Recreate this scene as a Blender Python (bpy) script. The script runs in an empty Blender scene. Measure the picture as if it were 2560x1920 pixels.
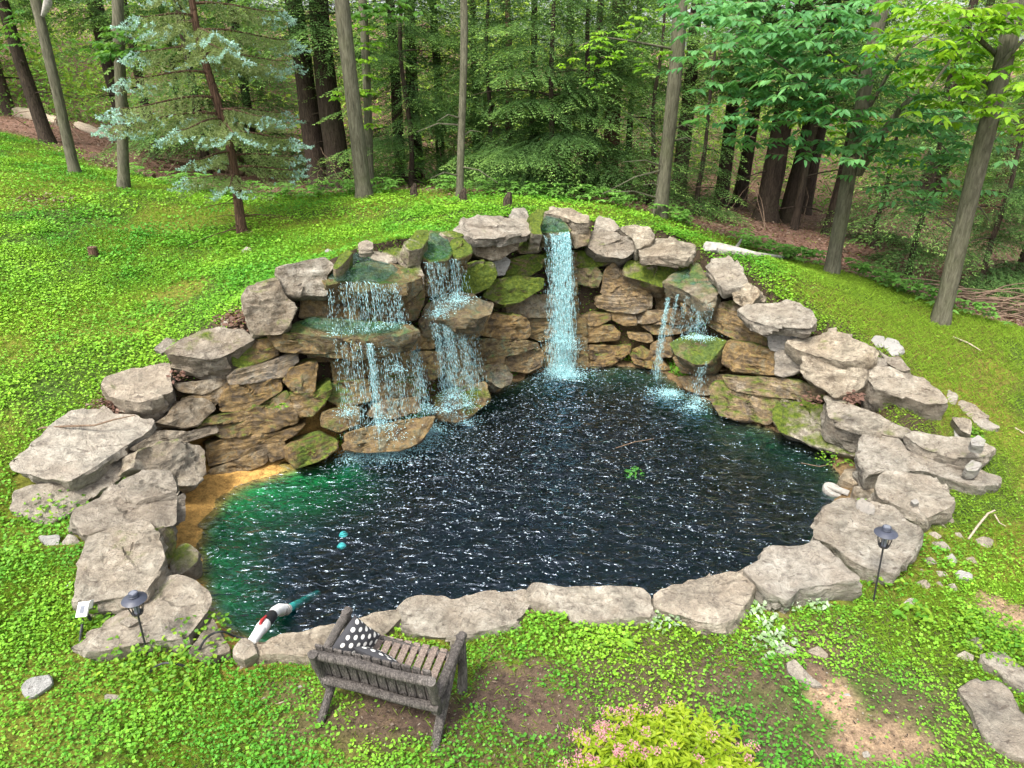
import bpy, math, random
import numpy as np
from mathutils import Vector, noise as mn
R = math.radians
scene = bpy.context.scene
col = scene.collection

# ------------------------------------------------------------------ camera, sky, sun, exposure
PITCH, CAMH, F = R(24.3), 4.2, 1707.0
cam_d = bpy.data.cameras.new('camera'); cam = bpy.data.objects.new('camera', cam_d); col.objects.link(cam)
cam.location = (0, 0, CAMH); cam.rotation_euler = (R(90)-PITCH, 0, 0)
cam_d.sensor_width = 36; cam_d.lens = 36*F/2560; cam_d.clip_start = .05; cam_d.clip_end = 600
scene.camera = cam
SUN_EL, SUN_AZ = R(58), R(215)          # azimuth clockwise from +Y (north)
world = bpy.data.worlds.new('World'); scene.world = world; world.use_nodes = True
wn = world.node_tree.nodes; wl = world.node_tree.links; wn.clear()
sky = wn.new('ShaderNodeTexSky'); sky.sky_type = 'NISHITA'; sky.sun_disc = False
sky.sun_elevation = SUN_EL; sky.sun_rotation = SUN_AZ; sky.air_density = 1.0; sky.dust_density = 4.0; sky.ozone_density = .6
hs = wn.new('ShaderNodeHueSaturation'); hs.inputs['Saturation'].default_value = .35
bg = wn.new('ShaderNodeBackground'); bg.inputs[1].default_value = .12
wo = wn.new('ShaderNodeOutputWorld')
wl.new(sky.outputs[0], hs.inputs['Color']); wl.new(hs.outputs[0], bg.inputs[0]); wl.new(bg.outputs[0], wo.inputs[0])
sun_d = bpy.data.lights.new('sun', 'SUN'); sun_d.energy = 1.5; sun_d.angle = R(11); sun_d.color = (1, .96, .89)
sun = bpy.data.objects.new('sun', sun_d); col.objects.link(sun)
sdir = Vector((math.sin(SUN_AZ)*math.cos(SUN_EL), math.cos(SUN_AZ)*math.cos(SUN_EL), math.sin(SUN_EL)))
sun.rotation_euler = sdir.to_track_quat('Z', 'Y').to_euler(); sun.location = sdir*40
vs = scene.view_settings; vs.view_transform = 'Standard'; vs.look = 'None'; vs.gamma = 1; vs.use_curve_mapping = False
vs.exposure = 1.75
cy = scene.cycles; cy.use_denoising = True; cy.max_bounces = 6; cy.diffuse_bounces = 3; cy.glossy_bounces = 2
cy.transmission_bounces = 3; cy.transparent_max_bounces = 8; cy.caustics_reflective = False; cy.caustics_refractive = False
cy.sample_clamp_indirect = 6

# ------------------------------------------------------------------ survey: camera rays used to measure real positions
SC = 2560/2212
REG = {'R1':(0,500,.42194),'R2':(600,500,.42194),'R3':(1400,500,.39177),'R4':(1760,700,.39177),'R5':(0,1000,.42194),
       'R6':(600,1300,.40687),'R7':(1300,1300,.37373),'R8':(1800,1200,.43404),'Q':(0,0,SC),'R9':(1900,400,.30137),
       'T1':(0,0,.33755),'T2':(640,0,.33755),'T3':(1280,0,.33755),'T4':(1920,0,.33755),'B0':(0,1400,.30143)}
def px(reg, x, y):
    a = REG[reg]; return a[0]+x*a[2], a[1]+y*a[2]
CT, ST = math.cos(PITCH), math.sin(PITCH)
def ray(p):
    u = (p[0]-1280)/F; v = -(p[1]-960)/F
    return np.array((u, CT+v*ST, -ST+v*CT))
CAM = np.array((0, 0, CAMH))
def onz(p, z):
    d = ray(p); return CAM+d*((z-CAMH)/d[2])
def atY(p, Y):
    d = ray(p); return CAM+d*(Y/d[1])
def onplane(p, q, n):
    d = ray(p); return CAM+d*(np.dot(q-CAM, n)/np.dot(d, n))

# ------------------------------------------------------------------ object helpers
def link(o, parent=None):
    col.objects.link(o)
    if parent is not None: o.parent = parent
    return o
def tag(o, label=None, cat=None, group=None, kind=None):
    if label: o['label'] = label
    if cat: o['category'] = cat
    if group: o['group'] = group
    if kind: o['kind'] = kind
    return o
def empty(name, loc, label, cat, group=None):
    o = bpy.data.objects.new(name, None); o.location = [float(c) for c in loc]; o.empty_display_size = .1
    link(o); return tag(o, label, cat, group)
def mesh_np(name, V, Fq, mat, parent=None, colr=None, smooth=False, origin=None):
    """one mesh object from numpy verts and faces (all faces of one size, or a list)"""
    me = bpy.data.meshes.new(name)
    V = np.asarray(V, dtype=np.float64)
    if origin is None: origin = np.array(parent.location) if parent is not None else np.zeros(3)
    if parent is not None and parent.parent is not None: origin = origin+np.array(parent.parent.location)
    V = V-origin
    if isinstance(Fq, np.ndarray):
        nf, k = Fq.shape
        me.vertices.add(len(V)); me.vertices.foreach_set('co', V.astype(np.float32).ravel())
        me.loops.add(nf*k); me.loops.foreach_set('vertex_index', Fq.astype(np.int32).ravel())
        me.polygons.add(nf); me.polygons.foreach_set('loop_start', np.arange(0, nf*k, k, dtype=np.int32))
        me.update(calc_edges=True)
    else:
        me.from_pydata([tuple(v) for v in V], [], Fq)
    if smooth: me.polygons.foreach_set('use_smooth', np.ones(len(me.polygons), dtype=bool))
    if colr is not None:
        ca = me.attributes.new('Col', 'FLOAT_COLOR', 'POINT')
        c4 = np.ones((len(V), 4), dtype=np.float32); c4[:, :3] = colr
        ca.data.foreach_set('color', c4.ravel())
    for m in (mat if isinstance(mat, (list, tuple)) else [mat]): me.materials.append(m)
    o = bpy.data.objects.new(name, me); link(o, parent)
    if parent is None: o.location = origin
    return o
class MB:
    """collects boxes, tubes and lathes into one mesh"""
    def __init__(s): s.v = []; s.f = []
    def add(s, V, Fc):
        n = len(s.v); s.v.extend([tuple(map(float, q)) for q in V]); s.f.extend([tuple(i+n for i in q) for q in Fc]); return s
    def tube(s, pts, rad, sides=8, rough=0, seed=0, cap=True):
        pts = [np.array(p, float) for p in pts]; m = len(pts)
        rad = rad if hasattr(rad, '__len__') else [rad]*m
        V = []; Fc = []; ref = None
        for i in range(m):
            t = pts[min(i+1, m-1)]-pts[max(i-1, 0)]; t = t/(np.linalg.norm(t)+1e-9)
            if ref is None:
                ref = np.array((0, 0, 1.)) if abs(t[2]) < .9 else np.array((1., 0, 0))
            a = np.cross(t, ref); a /= np.linalg.norm(a)+1e-9; b = np.cross(a, t); ref = b
            for k in range(sides):
                an = 2*math.pi*k/sides; r = rad[i]
                if rough: r *= 1+rough*mn.noise(Vector((seed+math.cos(an)*1.3, math.sin(an)*1.3, seed*.7+i*.6)))
                V.append(pts[i]+(a*math.cos(an)+b*math.sin(an))*r)
        for i in range(m-1):
            for k in range(sides):
                k2 = (k+1) % sides; Fc.append((i*sides+k, i*sides+k2, (i+1)*sides+k2, (i+1)*sides+k))
        if cap:
            Fc.append(tuple(range(sides))[::-1]); Fc.append(tuple((m-1)*sides+k for k in range(sides)))
        return s.add(V, Fc)
    def lathe(s, c, prof, sides=20, axis=None):
        c = np.array(c, float); ax = np.array(axis if axis is not None else (0, 0, 1.), float); ax /= np.linalg.norm(ax)
        a = np.cross(ax, (0.3, 1, .1)); a /= np.linalg.norm(a); b = np.cross(ax, a)
        V = [c+ax*z+(a*math.cos(2*math.pi*k/sides)+b*math.sin(2*math.pi*k/sides))*r for r, z in prof for k in range(sides)]
        Fc = []
        for i in range(len(prof)-1):
            for k in range(sides):
                k2 = (k+1) % sides; Fc.append((i*sides+k, i*sides+k2, (i+1)*sides+k2, (i+1)*sides+k))
        Fc.append(tuple(range(sides))[::-1]); Fc.append(tuple((len(prof)-1)*sides+k for k in range(sides)))
        return s.add(V, Fc)
    def box(s, c, ax, ay, az, seed=None, wob=0):
        c = np.array(c, float); V = []
        for k, (i, j, l) in enumerate([(-1,-1,-1),(1,-1,-1),(1,1,-1),(-1,1,-1),(-1,-1,1),(1,-1,1),(1,1,1),(-1,1,1)]):
            p = c+np.array(ax)*i+np.array(ay)*j+np.array(az)*l
            if wob: p = p+np.array(mn.noise_vector(Vector((seed*3.1+k, seed, k*1.7))))*wob
            V.append(p)
        return s.add(V, [(3,2,1,0),(4,5,6,7),(0,1,5,4),(1,2,6,5),(2,3,7,6),(3,0,4,7)])
    def build(s, name, mat, parent=None, smooth=False, bevel=0, origin=None):
        o = mesh_np(name, np.array(s.v), s.f, mat, parent, smooth=smooth, origin=origin)
        if smooth: o.data.set_sharp_from_angle(angle=R(48))
        if bevel:
            b = o.modifiers.new('edge', 'BEVEL'); b.width = bevel; b.segments = 2; b.limit_method = 'ANGLE'
        return o
def unit(v):
    v = np.asarray(v, float); return v/(np.linalg.norm(v, axis=-1, keepdims=True)+1e-9)
def leaves(P, D, U, L, Wd, shape='diamond', fold=.25):
    """leaf blades at P along D with upper side U"""
    P = np.asarray(P); D = unit(D); S = unit(np.cross(D, U)); N = np.cross(S, D)
    L = np.broadcast_to(np.asarray(L, float), (len(P),))[:, None]; Wd = np.broadcast_to(np.asarray(Wd, float), (len(P),))[:, None]
    n = len(P)
    if shape == 'diamond':
        V = np.stack([P, P+D*L*.5+S*Wd*.5+N*Wd*fold*.4, P+D*L, P+D*L*.5-S*Wd*.5+N*Wd*fold*.4], 1).reshape(-1, 3)
        return V, np.arange(n*4).reshape(n, 4), 4
    V = np.stack([P, P+D*L*.3+S*Wd*.47+N*Wd*fold, P+D*L*.66+S*Wd*.38+N*Wd*fold*.8-N*L*.05, P+D*L-N*L*.12,
                  P+D*L*.66-S*Wd*.38+N*Wd*fold*.8-N*L*.05, P+D*L*.3-S*Wd*.47+N*Wd*fold], 1).reshape(-1, 3)
    b = (np.arange(n)*6)[:, None]
    Fq = np.concatenate([b+np.array([0, 1, 2, 3]), b+np.array([0, 3, 4, 5])], 1).reshape(-1, 4)
    return V, Fq, 6
def smooth01(x, a, b):
    t = np.clip((x-a)/(b-a), 0, 1); return t*t*(3-2*t)
_rg = np.random.default_rng(5)
_lat = _rg.random((64, 64, 4))
def vnoise(x, y, ch=0):
    """tiling value noise, vectorised"""
    x = np.asarray(x, float); y = np.asarray(y, float)
    xi = np.floor(x).astype(int); yi = np.floor(y).astype(int); fx = x-xi; fy = y-yi
    fx = fx*fx*(3-2*fx); fy = fy*fy*(3-2*fy); g = _lat[:, :, ch]
    a = g[xi % 64, yi % 64]; b = g[(xi+1) % 64, yi % 64]; c = g[xi % 64, (yi+1) % 64]; d = g[(xi+1) % 64, (yi+1) % 64]
    return (a*(1-fx)+b*fx)*(1-fy)+(c*(1-fx)+d*fx)*fy
def fnoise(x, y, ch=0):
    return (vnoise(x, y, ch)+.5*vnoise(x*2.1+7, y*2.1+3, ch)+.25*vnoise(x*4.3+1, y*4.3+9, ch))/1.75

# ------------------------------------------------------------------ materials
class NT:
    def __init__(s, name):
        s.m = bpy.data.materials.new(name); s.m.use_nodes = True; s.t = s.m.node_tree; s.t.nodes.clear()
        s.out = s.n('ShaderNodeOutputMaterial')
    def n(s, ty, **kw):
        k = s.t.nodes.new(ty)
        for a, b in kw.items(): setattr(k, a, b)
        return k
    def l(s, a, b): s.t.links.new(a, b)
    def set(s, sock, v):
        if hasattr(v, 'links'): s.l(v, sock)
        elif isinstance(v, (tuple, list)) and len(v) == 3 and sock.type == 'RGBA': sock.default_value = (*v, 1)
        else: sock.default_value = v
    def mix(s, f, a, b, blend='MIX'):
        k = s.n('ShaderNodeMix', data_type='RGBA', blend_type=blend, clamp_factor=True)
        s.set(k.inputs[0], f); s.set(k.inputs[6], a); s.set(k.inputs[7], b); return k.outputs[2]
    def math(s, op, a, b=0., c=None):
        k = s.n('ShaderNodeMath', operation=op); s.set(k.inputs[0], a); s.set(k.inputs[1], b)
        if c is not None: s.set(k.inputs[2], c)
        return k.outputs[0]
    def noise(s, vec, scale, detail=4, rough=.55, dist=0):
        k = s.n('ShaderNodeTexNoise'); k.inputs['Scale'].default_value = scale; k.inputs['Detail'].default_value = detail
        k.inputs['Roughness'].default_value = rough; k.inputs['Distortion'].default_value = dist
        if vec is not None: s.l(vec, k.inputs['Vector'])
        return k.outputs[0]
    def ramp(s, f, stops):
        k = s.n('ShaderNodeValToRGB'); e = k.color_ramp.elements
        while len(e) < len(stops): e.new(.5)
        for q, (p, c) in zip(e, stops): q.position = p; q.color = (*c, 1) if len(c) == 3 else c
        s.set(k.inputs[0], f); return k.outputs[0]
    def mrange(s, v, a, b, c=0, d=1):
        k = s.n('ShaderNodeMapRange'); s.set(k.inputs[0], v)
        for i, q in enumerate((a, b, c, d)): k.inputs[i+1].default_value = q
        return k.outputs[0]
    def scale(s, vec, sc):
        k = s.n('ShaderNodeMapping'); s.l(vec, k.inputs[0]); k.inputs['Scale'].default_value = sc; return k.outputs[0]
    def bump(s, h, st, dist, nrm=None):
        k = s.n('ShaderNodeBump'); k.inputs['Strength'].default_value = st; k.inputs['Distance'].default_value = dist
        s.l(h, k.inputs['Height'])
        if nrm is not None: s.l(nrm, k.inputs['Normal'])
        return k.outputs[0]
    def pos(s): return s.n('ShaderNodeNewGeometry').outputs['Position']
    def bsdf(s, colr, rough=.6, nrm=None, spec=.3, **kw):
        k = s.n('ShaderNodeBsdfPrincipled'); s.set(k.inputs['Base Color'], colr); s.set(k.inputs['Roughness'], rough)
        s.set(k.inputs['Specular IOR Level'], spec)
        if nrm is not None: s.l(nrm, k.inputs['Normal'])
        for a, b in kw.items(): s.set(k.inputs[a.replace('_', ' ')], b)
        return k.outputs[0]
    def done(s, sh): s.l(sh, s.out.inputs[0]); return s.m
M = {}
def leaf_mat(name, trans=.35, rough=.5, spec=.3):
    t = NT(name); a = t.n('ShaderNodeAttribute', attribute_name='Col'); c = a.outputs['Color']
    p = t.bsdf(c, rough, spec=spec)
    tr = t.n('ShaderNodeBsdfTranslucent'); t.l(t.mix(.5, c, (1, 1, .3), 'MULTIPLY'), tr.inputs[0])
    mx = t.n('ShaderNodeMixShader'); mx.inputs[0].default_value = trans; t.l(p, mx.inputs[1]); t.l(tr.outputs[0], mx.inputs[2])
    M[name] = t.done(mx.outputs[0])
leaf_mat('leaf', .48); leaf_mat('needle', .45, .55, .2); leaf_mat('cover', .35, .55, .25)
def flat_mat(name, c, rough=.5, spec=.3, var=.2, sc=40, **kw):
    t = NT(name); p = t.pos(); n = t.noise(p, sc, 3)
    cc = t.mix(t.mrange(n, .3, .7), tuple(v*(1-var) for v in c), tuple(min(1, v*(1+var)) for v in c))
    M[name] = t.done(t.bsdf(cc, rough, t.bump(n, .15, .01), spec, **kw))
flat_mat('white_plastic', (.72, .72, .7), .4, .4, .06); flat_mat('black_rubber', (.02, .02, .022), .45)
flat_mat('lamp_metal', (.045, .05, .07), .42, .4, .12); flat_mat('dark_wire', (.03, .028, .03), .5)
flat_mat('red_plastic', (.35, .03, .03), .4, .4); flat_mat('solar_cell', (.16, .17, .2), .2, .5, .2, 200)
flat_mat('petal', (.62, .22, .33), .6, .2, .35, 90); flat_mat('twig', (.16, .11, .075), .8, .2, .35, 30)
flat_mat('pale_twig', (.34, .28, .21), .8, .2, .3, 30); flat_mat('birch_grey', (.3, .28, .25), .8, .2, .35, 14)

t = NT('water_drop'); n = t.noise(t.pos(), 45, 3); b = t.bsdf(t.mix(t.mrange(n, .35, .65), (.3, .74, .8), (.8, .94, .96)), .1, None, .6); tr = t.n('ShaderNodeBsdfTransparent'); tr.inputs[0].default_value = (.85, .97, .97, 1)
mx = t.n('ShaderNodeMixShader'); t.l(t.mrange(n, .3, .7, .2, .75), mx.inputs[0]); t.l(tr.outputs[0], mx.inputs[1]); t.l(b, mx.inputs[2]); M['water_drop'] = t.done(mx.outputs[0])
flat_mat('foam', (.5, .83, .87), .35, .4, .12, 50)
flat_mat('bubble_glint', (.3, .38, .42), .3, .5, .25, 30); flat_mat('teal_pipe', (.03, .3, .28), .4)
def bark(name, c1, c2, c3, sc=1., moss=.2, crk=.45):
    t = NT(name); p = t.pos(); v = t.scale(p, (9*sc, 9*sc, 1.5*sc)); n1 = t.noise(v, 2.2, 6, .65, .6); n2 = t.noise(p, 1.3, 3)
    wv = t.n('ShaderNodeTexVoronoi', feature='DISTANCE_TO_EDGE'); wv.inputs['Scale'].default_value = 3.2; t.l(v, wv.inputs['Vector'])
    cr = t.mrange(wv.outputs['Distance'], .0, .12)
    c = t.mix(t.mrange(n1, .32, .68), c1, c2); c = t.mix(t.mrange(n2, .5, .72, 0, moss), c, c3)
    c = t.mix(t.mrange(cr, 0, 1, crk, 0), c, tuple(q*.35 for q in c1))
    h = t.math('ADD', t.math('MULTIPLY', n1, .7), t.math('MULTIPLY', cr, crk))
    M[name] = t.done(t.bsdf(c, .85, t.bump(h, .7, .03), .15))
bark('bark_grey', (.058, .054, .036), (.17, .16, .112), (.085, .105, .035), 1.6, .35, .08); bark('bark_dark', (.03, .022, .017), (.085, .062, .045), (.06, .075, .03))
bark('bark_red', (.06, .035, .025), (.16, .09, .06), (.07, .08, .04)); bark('bench_wood', (.05, .045, .042), (.17, .15, .135), (.32, .29, .26), 2.5, .6)
bark('bench_seat', (.16, .12, .1), (.4, .32, .27), (.14, .12, .1), 3, .6); bark('log_rot', (.07, .045, .03), (.19, .13, .085), (.08, .11, .03), 1, .4)
# stone: object colour carries how wet / mossy / algae-stained that stone is, alpha its paleness
t = NT('limestone'); p = t.pos(); oi = t.n('ShaderNodeObjectInfo'); sep = t.n('ShaderNodeSeparateColor'); t.l(oi.outputs['Color'], sep.inputs[0])
wet, mos, alg, pale = sep.outputs[0], sep.outputs[1], sep.outputs[2], oi.outputs['Alpha']
lay = t.scale(p, (2.2, 2.2, 7)); n1 = t.noise(lay, 1.6, 8, .62, .5); n2 = t.noise(p, 2.1, 5, .6); n3 = t.noise(p, 26, 5, .7); n4 = t.noise(p, 6.5, 6, .65, .8)
vor = t.n('ShaderNodeTexVoronoi', feature='DISTANCE_TO_EDGE'); vor.inputs['Scale'].default_value = 2.6
wp = t.n('ShaderNodeVectorMath', operation='ADD'); nc = t.n('ShaderNodeTexNoise'); nc.inputs['Scale'].default_value = 3.5; nc.inputs['Detail'].default_value = 5
t.l(p, nc.inputs['Vector']); sc_ = t.n('ShaderNodeVectorMath', operation='SCALE'); t.l(nc.outputs['Color'], sc_.inputs[0]); sc_.inputs['Scale'].default_value = .55
t.l(lay, wp.inputs[0]); t.l(sc_.outputs[0], wp.inputs[1]); t.l(wp.outputs[0], vor.inputs['Vector'])
crack = t.math('MULTIPLY', t.mrange(vor.outputs['Distance'], 0, .028, 1, 0), t.mrange(n2, .45, .6))
dry = t.ramp(n1, [(.26, (.1, .085, .064)), (.41, (.235, .21, .165)), (.55, (.36, .325, .265)), (.75, (.5, .465, .4))])
n5 = t.noise(p, 11, 9, .78, .4); dry = t.mix(1., dry, t.ramp(n5, [(.34, (.22, .19, .16)), (.46, (.76, .73, .69)), (.56, (1.1, 1.1, 1.08)), (.72, (1.4, 1.38, 1.34))]), 'MULTIPLY'); nv = t.noise(p, 4.2, 6, .6, 1.4); vein = t.mrange(t.math('ABSOLUTE', t.math('SUBTRACT', nv, .5)), .004, .016, .75, 0); dry = t.mix(t.math('MULTIPLY', vein, t.mrange(n2, .4, .55)), dry, (.06, .045, .033)); dry = t.mix(t.mrange(n2, .42, .62, 0, .45), dry, (.3, .235, .165)); dry = t.mix(t.mrange(n3, .58, .7, 0, .35), dry, (.6, .57, .52))
dry = t.mix(t.mrange(n3, .42, .3, 0, .55), dry, (.13, .105, .085))
dry = t.mix(1., dry, t.ramp(oi.outputs['Random'], [(0, (.78, .76, .74)), (.35, (1.08, 1.02, .93)), (.65, (.92, .93, .95)), (1, (1.14, 1.12, 1.08))]), 'MULTIPLY')
wetc = t.ramp(n4, [(.28, (.03, .02, .01)), (.42, (.115, .07, .024)), (.53, (.27, .165, .045)), (.62, (.19, .15, .08)), (.78, (.4, .32, .19))])
wetc = t.mix(t.mrange(n1, .45, .32, 0, .85), wetc, (.028, .02, .013)); wetc = t.mix(.85, wetc, t.ramp(n5, [(.3, (.3, .28, .25)), (.48, (.9, .88, .85)), (.7, (1.5, 1.45, 1.35))]), 'MULTIPLY')
wf = t.math('MULTIPLY', wet, t.mrange(t.math('ADD', n2, t.math('MULTIPLY', wet, .35)), .48, .68)); c = t.mix(wf, t.mix(t.math('SUBTRACT', 1., pale), dry, (.37, .36, .34)), wetc)
c = t.mix(t.math('MULTIPLY', crack, .05), c, (.05, .038, .028))
pit = t.noise(t.scale(p, (5, 11, 24)), 1.5, 4, .6, .8); c = t.mix(t.mrange(pit, .6, .68, 0, .7), c, (.075, .055, .042))
nz = t.n('ShaderNodeSeparateXYZ'); t.l(t.n('ShaderNodeNewGeometry').outputs['Normal'], nz.inputs[0])
mm = t.math('ADD', t.math('ADD', t.math('MULTIPLY', n2, 1.1), t.math('MULTIPLY', n4, .5)), t.math('ADD', t.math('MULTIPLY', nz.outputs[2], .22), t.math('MULTIPLY_ADD', wet, .1, t.math('MULTIPLY', mos, .58))))
mf = t.math('MULTIPLY', t.mrange(mm, 1.24, 1.42), t.mrange(mos, 0, .08))
mcol = t.ramp(n3, [(.3, (.03, .05, .006)), (.5, (.09, .13, .012)), (.7, (.17, .2, .02))]); c = t.mix(mf, c, mcol)
af = t.math('MULTIPLY', alg, t.mrange(t.math('ADD', n4, t.math('MULTIPLY', alg, .3)), .5, .72)); c = t.mix(af, c, t.ramp(n3, [(.3, (.012, .045, .036)), (.6, (.05, .13, .1)), (.75, (.17, .25, .19))]))
hgt = t.math('ADD', t.math('ADD', t.math('MULTIPLY', n1, 1.), t.math('ADD', t.math('MULTIPLY', n3, .35), t.math('MULTIPLY', n5, .9))), t.math('SUBTRACT', t.math('MULTIPLY', n4, .6), t.math('MULTIPLY', crack, .1)))
rg = t.math('SUBTRACT', .85, t.math('MULTIPLY', t.math('ADD', wf, alg), .5)); rg = t.mix(mf, rg, (.95, .95, .95))
M['limestone'] = t.done(t.bsdf(c, rg, t.bump(hgt, 1., .055), .35))
# ground: colour by vertex (grass, moss, soil, litter, concrete) broken up by noise
t = NT('ground'); p = t.pos(); a = t.n('ShaderNodeAttribute', attribute_name='Col'); n1 = t.noise(p, 14, 8, .7); n2 = t.noise(p, 3, 5); n3 = t.noise(p, 60, 4, .7)
c = t.mix(1., a.outputs['Color'], t.ramp(n1, [(.3, (.35, .33, .32)), (.5, (.95, .95, .95)), (.72, (1.5, 1.45, 1.35))]), 'MULTIPLY')
c = t.mix(1., c, t.ramp(n3, [(.3, (.6, .58, .55)), (.7, (1.3, 1.3, 1.25))]), 'MULTIPLY')
M['ground'] = t.done(t.bsdf(c, .9, t.bump(t.math('ADD', n1, t.math('MULTIPLY', n3, .5)), .6, .03), .15))
# pool water: rippled surface over a dyed, absorbing body of water
t = NT('water'); p = t.pos(); v = t.scale(p, (.85, 1.5, 1)); w1 = t.noise(v, 6.5, 2, .5, .9); w2 = t.noise(v, 17, 2, .5, .5)
h = t.math('ADD', w1, t.math('MULTIPLY', w2, .16)); nb = t.bump(h, 1., .07)
fr = t.n('ShaderNodeFresnel'); fr.inputs[0].default_value = 1.33; t.l(nb, fr.inputs['Normal'])
gl = t.n('ShaderNodeBsdfGlossy'); gl.inputs['Roughness'].default_value = .16; gl.inputs['Color'].default_value = (.68, .82, 1, 1); t.l(nb, gl.inputs['Normal'])
tr = t.n('ShaderNodeBsdfTransparent'); tr.inputs[0].default_value = (.9, 1, .97, 1)
mx = t.n('ShaderNodeMixShader'); t.l(t.math('MULTIPLY_ADD', fr.outputs[0], 2.2, .0), mx.inputs[0]); t.l(tr.outputs[0], mx.inputs[1]); t.l(gl.outputs[0], mx.inputs[2])
va = t.n('ShaderNodeVolumeAbsorption'); va.inputs[0].default_value = (0, .68, .7, 1); va.inputs[1].default_value = 4.8
t.l(va.outputs[0], t.out.inputs['Volume']); M['water'] = t.done(mx.outputs[0])
# thin sheet of water running over a ledge
t = NT('water_film'); n = t.noise(t.pos(), 16, 7, .72, 1.5); tr = t.n('ShaderNodeBsdfTransparent'); tr.inputs[0].default_value = (.8, .94, .9, 1)
b = t.bsdf(t.ramp(n, [(.35, (.03, .065, .055)), (.55, (.1, .165, .145)), (.7, (.45, .52, .5))]), .15, t.bump(n, .6, .02), .5)
mx = t.n('ShaderNodeMixShader'); t.l(t.mrange(n, .42, .74, .0, .35), mx.inputs[0]); t.l(tr.outputs[0], mx.inputs[1]); t.l(b, mx.inputs[2]); M['water_film'] = t.done(mx.outputs[0])
# cushion cloth: charcoal with pale dots
t = NT('polka_cloth'); uv = t.n('ShaderNodeAttribute', attribute_name='Col'); sp = t.n('ShaderNodeSeparateXYZ'); t.l(uv.outputs['Vector'], sp.inputs[0])
row = t.math('MULTIPLY', sp.outputs[1], 6.2); ro = t.math('FLOOR', row); fy = t.math('SUBTRACT', t.math('FRACT', row), .5)
cx = t.math('ADD', t.math('MULTIPLY', sp.outputs[0], 5.4), t.math('MULTIPLY', t.math('MODULO', ro, 2.), .5)); fx = t.math('SUBTRACT', t.math('FRACT', cx), .5)
dd = t.math('SQRT', t.math('ADD', t.math('MULTIPLY', fx, fx), t.math('MULTIPLY', fy, fy)))
dot = t.mrange(dd, .27, .31, 1, 0); wv = t.noise(t.pos(), 300, 2); c = t.mix(dot, (.055, .055, .06), (.74, .72, .68)); M['polka_cloth'] = t.done(t.bsdf(c, .9, t.bump(wv, .2, .004), .1))

# ------------------------------------------------------------------ pool outline and wall line (world, metres)
WZ = -.25
WATER = np.array([onz((x*SC, y*SC), WZ)[:2] for x, y in [(470,1345),(440,1270),(430,1200),(440,1130),(470,1085),(520,1045),(620,1012),(720,985),(840,970),(950,912),(1040,870),(1090,835),(1180,802),(1300,790),(1410,795),(1455,830),(1530,872),(1590,905),(1680,935),(1785,980),(1815,1040),(1795,1095),(1755,1170),(1660,1210),(1600,1250),(1400,1300),(1150,1292),(870,1335),(760,1360),(550,1390)]])
WALL = np.array([onz((x*SC, y*SC), WZ)[:2] for x, y in [(455,1390),(425,1330),(405,1260),(390,1180),(395,1100),(420,1055),(460,1030),(620,1005),(720,980),(840,965),(950,905),(1040,865),(1090,830),(1180,800),(1300,788),(1410,793),(1455,826),(1530,866),(1590,898),(1680,928),(1795,972),(1840,1035),(1818,1100),(1772,1182),(1677,1226),(1612,1264),(1400,1312),(1150,1305),(870,1348),(760,1374),(550,1404)]])
def sdist(P, poly):
    """signed distance to a closed polygon, positive inside"""
    P = np.asarray(P, float); d2 = np.full(len(P), 1e9); ins = np.zeros(len(P), bool); n = len(poly)
    for i in range(n):
        a = poly[i]; b = poly[(i+1) % n]; ab = b-a
        t = np.clip(((P-a)@ab)/(ab@ab), 0, 1); q = P-a-t[:, None]*ab; d2 = np.minimum(d2, (q*q).sum(1))
        c = ((a[1] > P[:, 1]) != (b[1] > P[:, 1])); xx = (b[0]-a[0])*(P[:, 1]-a[1])/(b[1]-a[1]+1e-12)+a[0]
        ins ^= c & (P[:, 0] < xx)
    d = np.sqrt(d2); return np.where(ins, d, -d)
BATTER = .22
_ts = np.linspace(16, 2.5, 1400)
def wallhit(p, out=0.):
    """where the sight line meets the leaning face of the stone wall, with the wall's outward direction"""
    d = ray(p); T = _ts/d[1]; P = CAM+T[:, None]*d
    s = sdist(P[:, :2], WALL)-(out-BATTER*(P[:, 2]-WZ))
    i = int(np.argmax(s > 0)); q = P[i]
    e = .25; g = sdist(np.array([q[:2]+(e, 0), q[:2]-(e, 0), q[:2]+(0, e), q[:2]-(0, e)]), WALL)
    n = unit(np.array((g[0]-g[1], g[2]-g[3], 0.))); return q, n

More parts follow.
